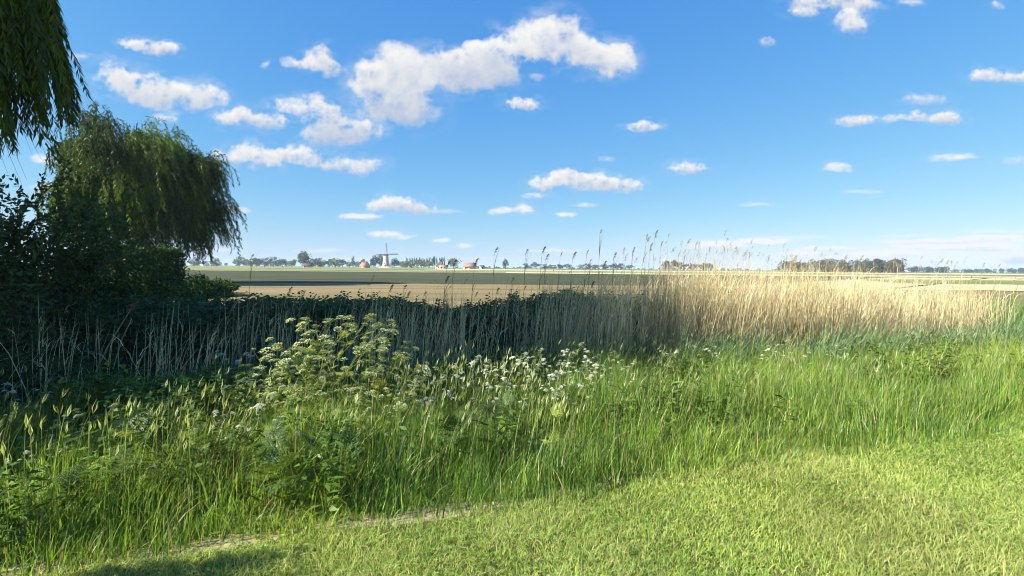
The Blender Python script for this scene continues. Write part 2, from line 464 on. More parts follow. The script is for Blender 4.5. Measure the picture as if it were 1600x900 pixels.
M['hedge'] = leaf_mat('hedge_leaf', (0.040, 0.078, 0.016), 0.25, 0.014, 0.45, 0.25, scale=1.5)
M['nettle'] = leaf_mat('nettle_leaf', (0.075, 0.135, 0.070), 0.30, 0.014, 0.45, 0.25, scale=2)
M['bark'] = rough_mat('bark', (0.045, 0.035, 0.025), (0.11, 0.09, 0.065), 8, 6, 0.95, 0.8, (1, 1, 0.2))
M['far_pale'] = leaf_mat('far_leaf_pale', (0.135, 0.175, 0.060), 0.2, 0, var=0.3, scale=0.12)
M['far_mid'] = leaf_mat('far_leaf_mid', (0.080, 0.125, 0.038), 0.2, 0, var=0.3, scale=0.12)
M['far_dark'] = leaf_mat('far_leaf_dark', (0.036, 0.055, 0.026), 0.15, 0, var=0.3, scale=0.12)
M['far_yellow'] = leaf_mat('far_leaf_yellow', (0.17, 0.185, 0.065), 0.2, 0, var=0.3, scale=0.12)
M['far_brown'] = leaf_mat('far_leaf_brown', (0.13, 0.105, 0.055), 0.2, 0, var=0.3, scale=0.12)

# ----------------------------------------------------------------------------- terrain
DIR = np.array([0.952, 0.305]); NRM = np.array([-0.305, 0.952]); ORG = np.array([0.0, 3.35])
def st(s, t):
    return ORG[0] + s * DIR[0] + t * NRM[0], ORG[1] + s * DIR[1] + t * NRM[1]
def to_st(x, y):
    dx, dy = x - ORG[0], y - ORG[1]
    return dx * DIR[0] + dy * DIR[1], dx * NRM[0] + dy * NRM[1]
def gz(x, y):
    x = np.asarray(x, float); y = np.asarray(y, float)
    s, t = to_st(x, y)
    dip = -0.42 * sstep(2.6, 5.0, t) * (1 - sstep(6.2, 8.0, t)) * (1 - sstep(40, 60, np.abs(s)))
    near = 1 - sstep(15, 40, np.hypot(x, y))
    return dip + near * 0.035 * fbm(x * 0.7, y * 0.7, 3, 40)

def axis(fine0, fine1, step, far):
    a = list(np.arange(fine0, fine1 + 1e-6, step)); d = step
    hi = fine1
    while hi < far: d *= 1.35; hi += d; a.append(hi)
    lo = fine0; d = step
    while lo > -far: d *= 1.35; lo -= d; a.insert(0, lo)
    return np.array(a)
xs = axis(-14, 24, 0.25, 9000); ys = axis(-3, 24, 0.25, 9000)
GX, GY = np.meshgrid(xs, ys)
GV = np.stack([GX, GY, gz(GX, GY)], -1).reshape(-1, 3)
nx, ny = len(xs), len(ys)
idx = np.arange(nx * ny).reshape(ny, nx)
GQ = np.stack([idx[:-1, :-1], idx[:-1, 1:], idx[1:, 1:], idx[1:, :-1]], -1).reshape(-1, 4)
tag(obj('ground', mesh_from('ground', GV, GQ, None, M['ground'])), kind='structure')

def field(name, pts, z, m):
    """a field as a finely edged sheet just above the ground; pts = near edge and far edge polylines"""
    near, far = pts
    n = 160
    def sample(pl):
        pl = np.array(pl, float); x = np.linspace(pl[0, 0], pl[-1, 0], n)
        return np.stack([x, np.interp(x, pl[:, 0], pl[:, 1])], 1)
    a, b = sample(near), sample(far)
    for q, sd in ((a, 1), (b, 2)): q[:, 1] *= 1 + 0.022 * fbm(np.arange(n) * .9 + q[0, 1] * 3.7, np.zeros(n) + sd, 4, 77)
    V = np.concatenate([np.c_[a, np.full(n, z)], np.c_[b, np.full(n, z)]])
    Q = [(i, i + 1, n + i + 1, n + i) for i in range(n - 1)]
    return tag(obj(name, mesh_from(name, V, Q, None, m)), kind='structure')

def soil_patch(s0, t0, rs, rt, seed):
    g = np.random.default_rng(seed); n = 40
    a = np.arange(n) * 2 * np.pi / n; r = 1 + .35 * fbm(np.cos(a) * 1.5 + seed, np.sin(a) * 1.5, 3, seed)
    V = []; Q = []
    for f in (0.05, .35, .7, 1.0):
        x, y = st(s0 + rs * r * f * np.cos(a), t0 + rt * r * f * np.sin(a)); V.append(np.stack([x, y, gz(x, y) + .006 - .004 * f], 1))
    for j in range(3):
        for i in range(n): Q.append((j*n+i, j*n+(i+1) % n, (j+1)*n+(i+1) % n, (j+1)*n+i))
    tag(obj('worn_soil', mesh_from('worn_soil', np.concatenate(V), Q, None, M['worn_soil'])), kind='structure')
SOIL = [(-.55, .0, .75, .10), (-1.9, -.02, .5, .08), (.55, .08, .45, .06), (-2.9, .0, .5, .10)]
for i, p_ in enumerate(SOIL): soil_patch(*p_, 300 + i)
field('stubble_field', ([(-24, 15.0), (-6, 12.6), (0, 12.8), (60, 31)], [(-24, 48), (120, 50)]), 0.03, M['stubble'])
field('crop_field', ([(-160, 40), (-40, 46), (140, 50)], [(-300, 150), (0, 140), (300, 120)]), 0.045, M['crop'])
field('dry_field', ([(15, 41), (160, 40)], [(95, 125), (330, 120)]), 0.075, M['pale_strip'])
field('meadow', ([(48, 62), (220, 58)], [(62, 92), (260, 84)]), 0.11, M['meadow'])
field('dull_field', ([(-300, 152), (0, 142)], [(-300, 190), (0, 180)]), 0.07, M['dull'])
field('pale_field', ([(-2, 142), (400, 122)], [(-2, 180), (500, 160)]), 0.072, M['pale_strip'])
field('meadow', ([(-500, 192), (0, 182), (600, 165)], [(-500, 300), (0, 270), (600, 240)]), 0.09, M['meadow'])
field('pale_field', ([(-50, 275), (700, 240)], [(-50, 480), (900, 480)]), 0.13, M['pale_strip'])
field('meadow', ([(-900, 300), (-52, 276)], [(-900, 900), (-52, 900)]), 0.12, M['meadow'])
field('far_meadow', ([(-2000, 905), (3000, 905)], [(-3000, 5000), (5000, 5000)]), 0.2, M['meadow'])

# ----------------------------------------------------------------------------- far trees
def crown_mesh(name, m, n_lobes=16, n=520, rx=0.5, z0=0.18, z1=1.0, leaf=0.085, seed=0, top_bias=0.0, spread=1.0):
    """unit crown: width 1, height 1, made of leaf sprays gathered in lobes"""
    g = np.random.default_rng(seed)
    b = MB()
    c = g.normal(size=(n_lobes, 3)); c /= np.linalg.norm(c, axis=1)[:, None]
    c *= g.uniform(0.35, 0.8, (n_lobes, 1))
    r = g.uniform(0.22, 0.42, n_lobes)
    k = g.integers(0, n_lobes, n)
    d = g.normal(size=(n, 3)); d /= np.linalg.norm(d, axis=1)[:, None]
    p = c[k] + d * r[k][:, None] * g.uniform(0.6, 1.05, (n, 1))
    p[:, 2] = np.clip(p[:, 2], -1, 1.1)
    P = np.stack([p[:, 0] * rx * spread, p[:, 1] * rx * spread, z0 + (z1 - z0) * (p[:, 2] * 0.5 + 0.5)], 1)
    tint = g.uniform(0.75, 1.25, (n_lobes, 1))[k] * g.uniform(0.8, 1.2, (n, 1)) * np.array([[1, 1, 1]])
    D = d + g.normal(size=(n, 3)) * 0.8
    b.leaves(P - D * leaf * 0.3, D, leaf * g.uniform(0.7, 1.4, n), leaf * 0.8 * g.uniform(0.7, 1.3, n), tint, roll=g.normal(size=(n, 3)))
    return b.mesh(name, m)

def trunk_mesh(name, h=0.55, r=0.022, seed=0):
    g = np.random.default_rng(seed); b = MB()
    b.tube([(0, 0, -0.02), (0.005, 0, h * 0.4), (-0.005, 0.01, h)], [r * 1.3, r, r * 0.4], 6)
    for a in range(4):
        an = a * 1.6 + g.uniform(0, 1); z = h * g.uniform(0.4, 0.8)
        b.tube([(0, 0, z), (0.12 * math.cos(an), 0.12 * math.sin(an), z + 0.14), (0.26 * math.cos(an), 0.26 * math.sin(an), z + 0.3)], [r * 0.5, r * 0.35, r * 0.12], 5)
    return b.mesh(name, M['bark'])

CROWNS = {}
for key in ('pale', 'mid', 'dark', 'yellow', 'brown'):
    CROWNS[key] = [crown_mesh('crown', M['far_' + key], seed=11 * i + len(key), n=620, z0=0.10 + 0.05 * (i % 2)) for i in range(3)]
CROWN_BIG = {k: crown_mesh('crown', M['far_' + k], 26, 1500, seed=77, leaf=0.06) for k in ('mid', 'pale', 'dark')}
POPLARS = [crown_mesh('crown', M['far_dark'], 12, 330, rx=0.5, z0=0.06, leaf=0.10, seed=200 + i) for i in range(3)]
TRUNKS = [trunk_mesh('trunk', seed=i) for i in range(3)]

def far_tree(px, top, base_Y, wpx, kind, label, group=None, name='tree', cat='tree', mesh=None, variant=None):
    """tree seen at column px with its top at row top, wpx wide, standing base_Y metres away"""
    p = at(px, top - 1.6, base_Y); h = p.z; w = wpx * base_Y / FPX
    t = thing(name, label, cat, (p.x, base_Y, 0), random.uniform(0, 6.28), group, (w * 1.3, w * 1.3, h))
    v = random.randrange(3) if variant is None else variant
    obj('crown', mesh or CROWNS[kind][v], t)
    obj('trunk', TRUNKS[v], t)
    return t

GL = 'pale trees along the far left skyline'
LL = 'small round pale green tree in the far row left of the windmill'
for px, top, w, k in [(304,403,18,'pale'),(338,405,14,'pale'),(373,402,18,'pale'),(392,404,17,'pale'),(401,405,14,'mid'),(413,404,16,'pale'),(427,402,16,'pale'),(441,405,16,'mid'),(456,406,16,'pale')]:
    far_tree(px, top, 620 + random.uniform(-40, 60), w, k, LL, GL)
far_tree(474, 394, 560, 22, 'mid', 'tallest broad round tree left of the windmill, bright green on top', mesh=CROWN_BIG['mid'])
for px, top, w, k in [(487,405,14,'pale'),(500,404,18,'pale'),(514,406,14,'mid'),(524,404,14,'pale'),(535,407,16,'mid'),(546,409,12,'pale')]:
    far_tree(px, top, 600 + random.uniform(-40, 60), w, k, LL, GL)
far_tree(552, 400, 640, 4.5, 'dark', 'slim dark pointed tree on its own left of the orange roofed cottage', mesh=POPLARS[0], name='conifer')
far_tree(568, 406, 680, 9, 'dark', 'dark round tree directly behind the orange roofed cottage')
far_tree(586, 401, 650, 13, 'dark', 'grey green open tree just left of the windmill tower', mesh=CROWN_BIG['dark'])
far_tree(594, 399, 660, 11, 'dark', 'tall thin crowned grey tree touching the windmill tower from behind', mesh=CROWN_BIG['pale'])
far_tree(617, 405, 610, 15, 'mid', 'round green tree just right of the windmill tower', mesh=CROWN_BIG['mid'])
far_tree(628, 409, 640, 10, 'pale', 'low pale bush like tree between the windmill tree and the poplar row')
for i in range(16):
    far_tree(636 + i * 3.9 + random.uniform(-.8, .8), 402 + random.uniform(-1, 2.2), 760, 3.4, 'dark', 'slim bare looking poplar in the row right of the windmill', 'row of poplars right of the windmill', mesh=POPLARS[i % 3], name='poplar')
far_tree(678, 398.5, 600, 4.6, 'dark', 'dark pointed conifer standing taller than the poplar row beside the pale gabled house', mesh=POPLARS[1], name='conifer')
for px, top, w, k in [(633,409,12,'yellow'),(643,408,13,'pale'),(653,406,15,'yellow'),(662,407,14,'pale'),(670,408,13,'yellow')]:
    far_tree(px, top, 560 + random.uniform(-20, 20), w, k, 'low yellow green tree in front of the poplar row', 'low trees in front of the poplar row')
far_tree(709, 404, 520, 20, 'yellow', 'loose yellow green tree between the pale gabled house and the long red barn')
far_tree(790, 406, 560, 9, 'mid', 'lone round tree on the flat skyline right of the red barn', mesh=CROWN_BIG['mid'])
for px, top, w, k in [(822,413,12,'dark'),(838,411,15,'mid'),(851,414,12,'dark'),(862,415,14,'mid'),(876,414,14,'dark'),(886,413,14,'mid'),(908,415,12,'mid'),(919,413,16,'dark'),(931,415,14,'mid'),(946,414,16,'dark'),(958,413,14,'mid'),(970,413,16,'dark'),(984,415,14,'mid')]:
    far_tree(px, top, 900 + random.uniform(-60, 60), w, k, 'small dark round tree low on the skyline behind the tall reed plumes', 'low trees on the middle skyline')
for px, top, w, k in [(1040,409,14,'brown'),(1052,408,16,'brown'),(1066,410,16,'brown'),(1082,410,16,'brown'),(1098,411,16,'brown'),(1110,413,12,'brown')]:
    far_tree(px, top, 420 + random.uniform(-15, 15), w, k, 'brownish tree half hidden behind the sunlit reeds', 'brownish trees behind the sunlit reeds')

def wood(name, label, x0, x1, Y, top_fn, n, kinds, depth):
    """distant wood read as one mass: many crowns in one object"""
    g = np.random.default_rng(n); b = MB()
    for i in range(n):
        px = g.uniform(x0, x1); yy = Y + g.uniform(0, depth)
        top = top_fn(px) + g.uniform(0, 2.2)
        p = at(px, top, yy); h = max(p.z, 2.0); w = g.uniform(7, 11)
        m = 330
        lob = g.normal(size=(9, 3)); lob /= np.linalg.norm(lob, axis=1)[:, None]; lob *= 0.62
        k = g.integers(0, 9, m)
        d = g.normal(size=(m, 3)); d /= np.linalg.norm(d, axis=1)[:, None]
        q = lob[k] + d * 0.42
        P = np.stack([p.x + q[:, 0] * w / 2, yy + q[:, 1] * w / 2, h * (0.5 + q[:, 2] * 0.5)], 1)
        tint = np.array(kinds[g.integers(0, len(kinds))]) * g.uniform(0.8, 1.2) * g.uniform(0.8, 1.2, (m, 1))
        b.leaves(P, d, 1.1, 0.9, tint, roll=g.normal(size=(m, 3)))
        b.tube([(p.x, yy, 0), (p.x, yy, h * 0.6)], [0.25, 0.1], 5, (0.6, 0.5, 0.4))
    o = b.build(name, LEAFWHITE)
    return tag(o, label, 'wood', kind='stuff')
LEAFWHITE = leaf_mat('far_leaf_mixed', (1, 1, 1), 0.15, 0, var=0.25, scale=0.1)
DK = (0.036, 0.052, 0.026); MD = (0.060, 0.082, 0.032); BR = (0.15, 0.13, 0.065); BL = (0.03, 0.042, 0.03)
wood('wood', 'long dark green wood on the right skyline behind the sunlit reeds', 1262, 1414, 520, lambda x: 404.5 - 1.0 * (x > 1380), 46, (DK, DK, MD), 40)
wood('scrub', 'brown green scrub in front of the right hand wood', 1222, 1400, 400, lambda x: 410 + 3 * math.sin(x * .03), 40, (BR, MD, BR), 20)
wood('wood', 'small near black wood right of the long wood', 1420, 1484, 800, lambda x: 416 + 1.2 * math.sin(x * .1), 26, (BL, DK), 40)
wood('wood', 'thin dark tree line on the far right skyline', 1486, 1640, 1000, lambda x: 420 - 1.5 * (x > 1530), 46, (BL, DK), 60)
wood('wood', 'faint grey tree line along the flat middle skyline', 735, 1230, 1500, lambda x: 415.5 + 0.008 * (x - 735), 90, (DK, (0.05, 0.06, 0.05)), 80)
wood('wood', 'faint grey green tree line behind the left farm trees', 290, 640, 1100, lambda x: 408.0, 70, (MD, DK), 80)

# ----------------------------------------------------------------------------- windmill and farm buildings
M['mill_wall'] = rough_mat('pale_limewashed_brick', (0.60, 0.47, 0.38), (0.72, 0.62, 0.52), 0.9, 6, 0.9, 0.2)
M['mill_cap'] = rough_mat('dark_thatch_cap', (0.06, 0.045, 0.04), (0.11, 0.085, 0.07), 2, 5, 0.9, 0.3)
M['sail'] = rough_mat('sail_wood', (0.10, 0.075, 0.07), (0.17, 0.13, 0.12), 2, 4, 0.8, 0.1)
M['roof_tile'] = rough_mat('red_clay_tile', (0.27, 0.125, 0.078), (0.38, 0.20, 0.13), 1.0, 6, 0.85, 0.4)
M['roof_dark'] = rough_mat('dark_slate_roof', (0.05, 0.045, 0.05), (0.10, 0.09, 0.09), 1.0, 6, 0.85, 0.4)
M['pale_wall'] = rough_mat('pale_render', (0.62, 0.52, 0.40), (0.72, 0.63, 0.50), 0.7, 5, 0.9, 0.1)
M['white_wall'] = rough_mat('white_render', (0.70, 0.70, 0.68), (0.80, 0.80, 0.78), 0.7, 5, 0.9, 0.1)
M['brick_wall'] = rough_mat('orange_brick', (0.42, 0.23, 0.14), (0.56, 0.36, 0.24), 0.9, 5, 0.9, 0.2)
M['window'] = rough_mat('dark_window', (0.02, 0.025, 0.03), (0.05, 0.055, 0.06), 1.0, 2, 0.2, 0)
M['white_trim'] = rough_mat('white_paint', (0.75, 0.75, 0.73), (0.8, 0.8, 0.78), 2, 2, 0.6, 0)

def windmill():
    Y = 600.0; p = at(603, 417, Y); k = Y / FPX
    t = thing('windmill', 'old tower windmill with pale walls, dark cap and four still sails', 'windmill', (p.x, Y, 0), 0)
    H = (at(603, 399, Y).z); rb, rt = 5.6 * k, 3.7 * k
    b = MB(); n = 28; rows = 10; V = []; Q = []
    for j in range(rows + 1):
        f = j / rows; r = rb + (rt - rb) * (f ** 0.85)
        for i in range(n):
            a = i * 2 * math.pi / n; V.append((r * math.cos(a), r * math.sin(a), f * H))
    for j in range(rows):
        for i in range(n): Q.append((j*n+i, j*n+(i+1) % n, (j+1)*n+(i+1) % n, (j+1)*n+i))
    b.add(V, Q); b.build('tower', M['mill_wall'], t)
    mb = MB(); V = []; Q = []                                  # earth mound at the foot
    for j, (r, z) in enumerate([(rb * 2.2, -0.3), (rb * 1.6, 1.1), (rb * 1.2, 1.8), (rb * 0.9, 1.85)]):
        for i in range(n): V.append((r * math.cos(i * 2 * math.pi / n), r * math.sin(i * 2 * math.pi / n), z))
    for j in range(3):
        for i in range(n): Q.append((j*n+i, j*n+(i+1) % n, (j+1)*n+(i+1) % n, (j+1)*n+i))
    mb.add(V, Q); mb.build('mound', M['pale_strip'], t)
    # cap: boat shaped hood
    cb = MB(); V = []; Q = []; rings = 7
    yaw = R(-58)                                               # the hub looks towards the camera and to the right
    for j in range(rings + 1):
        f = j / rings * math.pi / 2
        for i in range(n):
            a = i * 2 * math.pi / n
            V.append((rt * 1.22 * math.cos(f) * math.cos(a) * 1.12, rt * 1.16 * math.cos(f) * math.sin(a), H - 0.25 + rt * 0.82 * math.sin(f)))
    for j in range(rings):
        for i in range(n): Q.append((j*n+i, j*n+(i+1) % n, (j+1)*n+(i+1) % n, (j+1)*n+i))
    V = np.array(V); c, s = math.cos(yaw), math.sin(yaw)
    rot = lambda A: np.stack([A[:, 0]*c - A[:, 1]*s, A[:, 0]*s + A[:, 1]*c, A[:, 2]], 1)
    cb.add(rot(V), Q); cap = cb.build('cap', M['mill_cap'], t)
    hubz = H + rt * 0.30; hub_x = rt * 1.62
    hb = MB(); hb.tube(rot(np.array([(0.0, 0, hubz), (hub_x * 0.8, 0, hubz), (hub_x + 0.5, 0, hubz)])), [0.5, 0.55, 0.35], 10)
    hb.build('hub', M['sail'], t)
    L = 18.0 * k
    for q in range(4):
        ang = math.pi / 2 * q + R(2)
        sb = MB()
        u = np.array((0, math.cos(ang), math.sin(ang))); w = np.array((0, -math.sin(ang), math.cos(ang)))
        base = np.array((hub_x, 0, hubz))
        sb.tube(rot(np.array([base, base + u * L])), [0.30, 0.14], 5)
        sail = sb.build('sail', M['sail'], t)
        lb = MB()                                              # lattice: bars and hemlaths
        for m_i in range(22):
            f = 0.22 + 0.76 * m_i / 21
            lb.tube(rot(np.array([base + u * L * f - w * 0.35, base + u * L * f + w * 1.45])), [0.06, 0.05], 4)
        for off in (0.75, 1.45): lb.tube(rot(np.array([base + u * L * 0.22 + w * off, base + u * L * 0.98 + w * off])), [0.06, 0.06], 4)
        V = np.array([base + u * L * 0.22 - w * 0.38 + np.array((.05,0,0)), base + u * L * 0.98 - w * 0.30 + np.array((.05,0,0)), base + u * L * 0.98 - w * 0.1, base + u * L * 0.22 - w * 0.1])
        V2 = V + np.array((0.06, 0, 0))
        lb.add(rot(np.concatenate([V, V2])), [(0,1,2,3),(4,5,6,7),(0,1,5,4),(2,3,7,6),(1,2,6,5),(3,0,4,7)])
        lb.build('lattice', M['sail'], sail)
    for zf, a in ((0.35, -1.9), (0.65, -1.35)):
        wb = MB(); r = rb + (rt - rb) * zf ** 0.85
        wb.box((r * math.cos(a), r * math.sin(a), H * zf), (0.9, 0.25, 1.2), a + math.pi / 2); wb.build('window', M['window'], t)
    db = MB(); a = -1.6; db.box((rb * 0.985 * math.cos(a), rb * 0.985 * math.sin(a), 2.9), (1.4, 0.3, 2.3), a + math.pi / 2); db.build('door', M['mill_cap'], t)
windmill()

def house(px, base_px, Y, L, W, wall_h, roof_h, rz, wall, roof, label, windows=3, chimney=True, name='house', cat='house'):
    p = at(px, base_px, Y)
    t = thing(name, label, cat, (p.x, Y, 0), rz)
    b = MB(); x, y, h, r = L / 2, W / 2, wall_h, roof_h
    V = [(-x,-y,0),(x,-y,0),(x,y,0),(-x,y,0),(-x,-y,h),(x,-y,h),(x,y,h),(-x,y,h),(-x,0,h+r),(x,0,h+r)]
    b.add(V, [(0,1,5,4),(2,3,7,6),(1,2,6,5),(3,0,4,7)], [(5,6,9),(7,4,8)]); b.build('wall', M[wall], t, False)
    rb = MB(); o = 0.35; e = o * r / y
    for sgn in (-1, 1):
        A = [(-x - .3, sgn * (y + o), h - e + .06), (x + .3, sgn * (y + o), h - e + .06), (x + .3, 0, h + r + .06), (-x - .3, 0, h + r + .06)]
        B = [(q[0], q[1], q[2] + .22) for q in A]
        rb.add(A + B, [(0,1,2,3),(4,5,6,7),(0,1,5,4),(1,2,6,5),(2,3,7,6),(3,0,4,7)])
    rf = rb.build('roof', M[roof], t, False)
    if chimney:
        cb = MB(); cb.box((x * 0.55, 0, h + r + 0.5), (0.8, 0.8, 1.6)); cb.build('chimney', M['brick_wall'], rf, False)
    def win(cx, cy, cz, w, hh, face):
        fb = MB(); fb.box((cx, cy, cz), (w, .12, hh) if face == 'y' else (.12, w, hh)); f = fb.build('window', M['white_trim'], t, False)
        pb = MB(); d = 0.02; sx = (w - .25, .12 + 2 * d, hh - .25) if face == 'y' else (.12 + 2 * d, w - .25, hh - .25)
        pb.box((cx, cy, cz), sx); pb.build('pane', M['window'], f, False)
    for i in range(windows):
        win(-x + L * (i + 1) / (windows + 1), -y - .03, h * 0.55, 1.1, 1.3, 'y')
    for yy in (-W * .2, W * .2):
        win(-x - .03, yy, h * .55, 1.0, 1.3, 'x'); win(x + .03, yy, h * .55, 1.0, 1.3, 'x')
    db = MB(); db.box((-x + L * 0.5 / (windows + 1) + .4, -y - .04, 1.05), (1.0, .14, 2.1)); db.build('door', M['mill_cap'], t, False)
    return t
house(570, 417, 560, 9, 7, 2.6, 4.2, R(-38), 'brick_wall', 'roof_tile', 'small orange gabled cottage with red roof left of the windmill', 2)
house(687, 420, 540, 8, 9, 2.8, 4.6, R(-78), 'pale_wall', 'roof_tile', 'pale gabled farmhouse beside the dark conifer right of the windmill', 2)
house(693, 420, 534, 8, 4.5, 2.0, 1.8, R(-5), 'pale_wall', 'roof_tile', 'low pale lean to building in front of the gabled farmhouse', 2, False, 'shed', 'shed')
house(734, 420, 520, 13, 8, 2.4, 3.9, R(8), 'pale_wall', 'roof_tile', 'long barn with broad red tiled roof beside the yellow green tree', 3, True, 'barn', 'barn')
house(753, 420, 560, 5, 4, 2.0, 1.9, R(30), 'white_wall', 'roof_dark', 'tiny dark roofed house at the right end of the farm', 1, False)
house(320, 414, 760, 11, 8, 3.2, 4.0, R(-25), 'white_wall', 'roof_dark', 'white house half hidden by trees at the far left', 3)
house(331, 414, 780, 9, 8, 3.2, 4.0, R(60), 'white_wall', 'roof_dark', 'narrow white gabled house right of the white house at the far left', 2)
house(481, 417.5, 545, 9, 6, 1.8, 2.4, R(10), 'brick_wall', 'roof_dark', 'low dark roofed barn at the foot of the tallest round tree', 2, False, 'barn', 'barn')

# ----------------------------------------------------------------------------- weeping willows
def strand(start, out, length, sag, n=9, sway=(0, 0), g=rng):
    """a hanging twig: leaves along `out`, then falls"""
    t = np.linspace(0, 1, n)
    out = np.asarray(out, float)
    p = np.asarray(start, float)[None] + out[None] * (sag * (1 - (1 - t) ** 2.2))[:, None] * 1.0
    p[:, 2] -= length * t ** 1.35
    p[:, 0] += sway[0] * t ** 1.6 * length; p[:, 1] += sway[1] * t ** 1.6 * length
    p += g.normal(size=3) * 0.02 * length * np.sin(t * 3)[:, None]
    return p

def strand_leaves(b, p, per_m, L, w, C, g, spread=0.6, t0=0.05, t1=1.0):
    seg = np.linalg.norm(np.diff(p, axis=0), axis=1); cum = np.r_[0, np.cumsum(seg)]; tot = cum[-1]
    n = max(3, int(tot * per_m * (t1 - t0)))
    u = np.linspace(t0, t1, n) * tot
    P = np.stack([np.interp(u, cum, p[:, i]) for i in range(3)], 1)
    d = np.gradient(p, axis=0); D = np.stack([np.interp(u, cum, d[:, i]) for i in range(3)], 1)
    D /= np.linalg.norm(D, axis=1)[:, None] + 1e-9
    r = g.normal(size=(n, 3)); r -= D * (r * D).sum(1)[:, None]; r /= np.linalg.norm(r, axis=1)[:, None] + 1e-9
    D2 = D + r * spread; D2[:, 2] -= 0.25
    b.leaves(P, D2, L * g.uniform(0.7, 1.25, n), w * g.uniform(0.8, 1.2, n), np.asarray(C) * g.uniform(0.8, 1.2, (n, 1)), roll=g.normal(size=(n, 3)), bend=0.06)

def weeping_willow(name, label, base, crown_c, rx, ry, rz, z_low, n_strand, leaf, trunk_r, seed, material, skew=0.0, per_m=14, low=-0.15, lobes=0):
    g = np.random.default_rng(seed)
    t = thing(name, label, 'tree', base, 0)
    B = np.array(base, float); c = np.array(crown_c, float) - B
    tb = MB()
    fork = np.array((c[0] * 0.2, c[1] * 0.2, c[2] * 0.45))
    tb.tube([(0, 0, -0.3), (0.1, 0, fork[2] * 0.3), fork * (1, 1, .7), fork], [trunk_r * 1.4, trunk_r, trunk_r * .9, trunk_r * .85], 12)
    tr = tb.build('trunk', M['bark'], t)
    tips = []
    for i in range(13):
        a = i * 2.4 + g.uniform(-.4, .4); el = g.uniform(0.15, 1.35)
        tip = c + np.array((rx * math.cos(a) * math.cos(el), ry * math.sin(a) * math.cos(el), rz * math.sin(el))) * g.uniform(0.7, 0.92)
        mid = fork * 0.5 + tip * 0.5 + np.array((0, 0, 0.12 * rz)) + g.normal(size=3) * 0.06 * rx
        lb = MB(); lb.tube([fork * .97, (fork + mid) / 2 + g.normal(size=3) * .05 * rx, mid, tip], [trunk_r * .5, trunk_r * .36, trunk_r * .22, trunk_r * .06], 7)
        lb.build('limb', M['bark'], tr)
        tips += [mid, (mid + tip) / 2, tip]
    tips = np.array(tips)
    b = MB(); tw = MB()
    lob = []
    for i in range(lobes):
        a = i * 2.399; q = (i + .5) / lobes; el = math.asin(min(.98, q * 1.45 - .5))
        d = np.array((math.cos(a) * math.cos(el), math.sin(a) * math.cos(el), math.sin(el)))
        lob.append((d * g.uniform(.60, .98), g.uniform(.15, .34), g.uniform(.6, 1.3), g.random() < .35))
    for i in range(n_strand):
        d = g.normal(size=3); d[2] = abs(d[2]) * 0.9 + (low if g.random() < .5 else -.15); d /= np.linalg.norm(d)
        lump = 1 + 0.16 * math.sin(3.1 * d[0] + 4 * d[1] + seed) + 0.1 * math.sin(9 * d[0] - 7 * d[2])
        s = c + d * np.array((rx, ry, rz)) * g.uniform(0.45, 1.0) ** 0.5 * lump
        LB = lob[i % lobes] if lobes else None
        if LB is not None:
            dd = g.normal(size=3); dd[2] = abs(dd[2]) * .9 + .1; dd /= np.linalg.norm(dd)
            q3 = LB[0] + dd * LB[1] * g.uniform(.2, 1.0)
            s = c + q3 * np.array((rx, ry, rz)); s[2] = max(s[2], z_low + .6 - B[2]); d = dd * .6 + LB[0] * .4
        out = np.array((d[0], d[1], 0)) * 1.0 + np.array((skew, 0, 0)); 
        ln = g.uniform(0.18, 0.5) * rz * (1.25 if d[2] < 0.35 else 0.8)
        ln = min(ln, max(0.3, s[2] + B[2] - z_low))
        p = strand(s, out if LB is None else out + g.normal(size=3) * .35, ln, (0.16 if LB is None else .20) * rx * g.uniform(0.4, 1.3), 8, (0.12 + skew, 0.04), g)
        p[:, 2] += 0.10 * rz * np.sin(np.linspace(0, math.pi, 8)) * max(d[2], 0)
        cl = np.array((1, 1, 1)) * g.uniform(0.7, 1.25)
        if LB is not None: cl = np.array((1, 1, 1)) * LB[2] * g.uniform(.8, 1.2) * (np.array((1.9, 1.75, .8)) if LB[3] else 1); ln *= .5  # tone differs per lobe; some tinted yellow green to look sunlit
        elif g.random() < 0.28: cl = cl * np.array((1.6, 1.35, 0.9))
        strand_leaves(b, p, per_m, leaf[0], leaf[1], cl, g, 0.8 if LB is not None else .55)
        tw.tube(p[::2], [0.014, 0.01, 0.007, 0.005], 3)
    b.build('crown', material, t); tw.build('twig', M['bark'], t)
    return t

weeping_willow('willow_tree', 'big round willow with drooping twigs standing behind the clipped hedge', (-30.0, 41, 0), (-30.3, 41, 7.4), 5.3, 5.6, 6.2, 2.2, 3000, (0.32, 0.07), 0.55, 5, M['willow'], 0.04, 15, -0.55, 36)

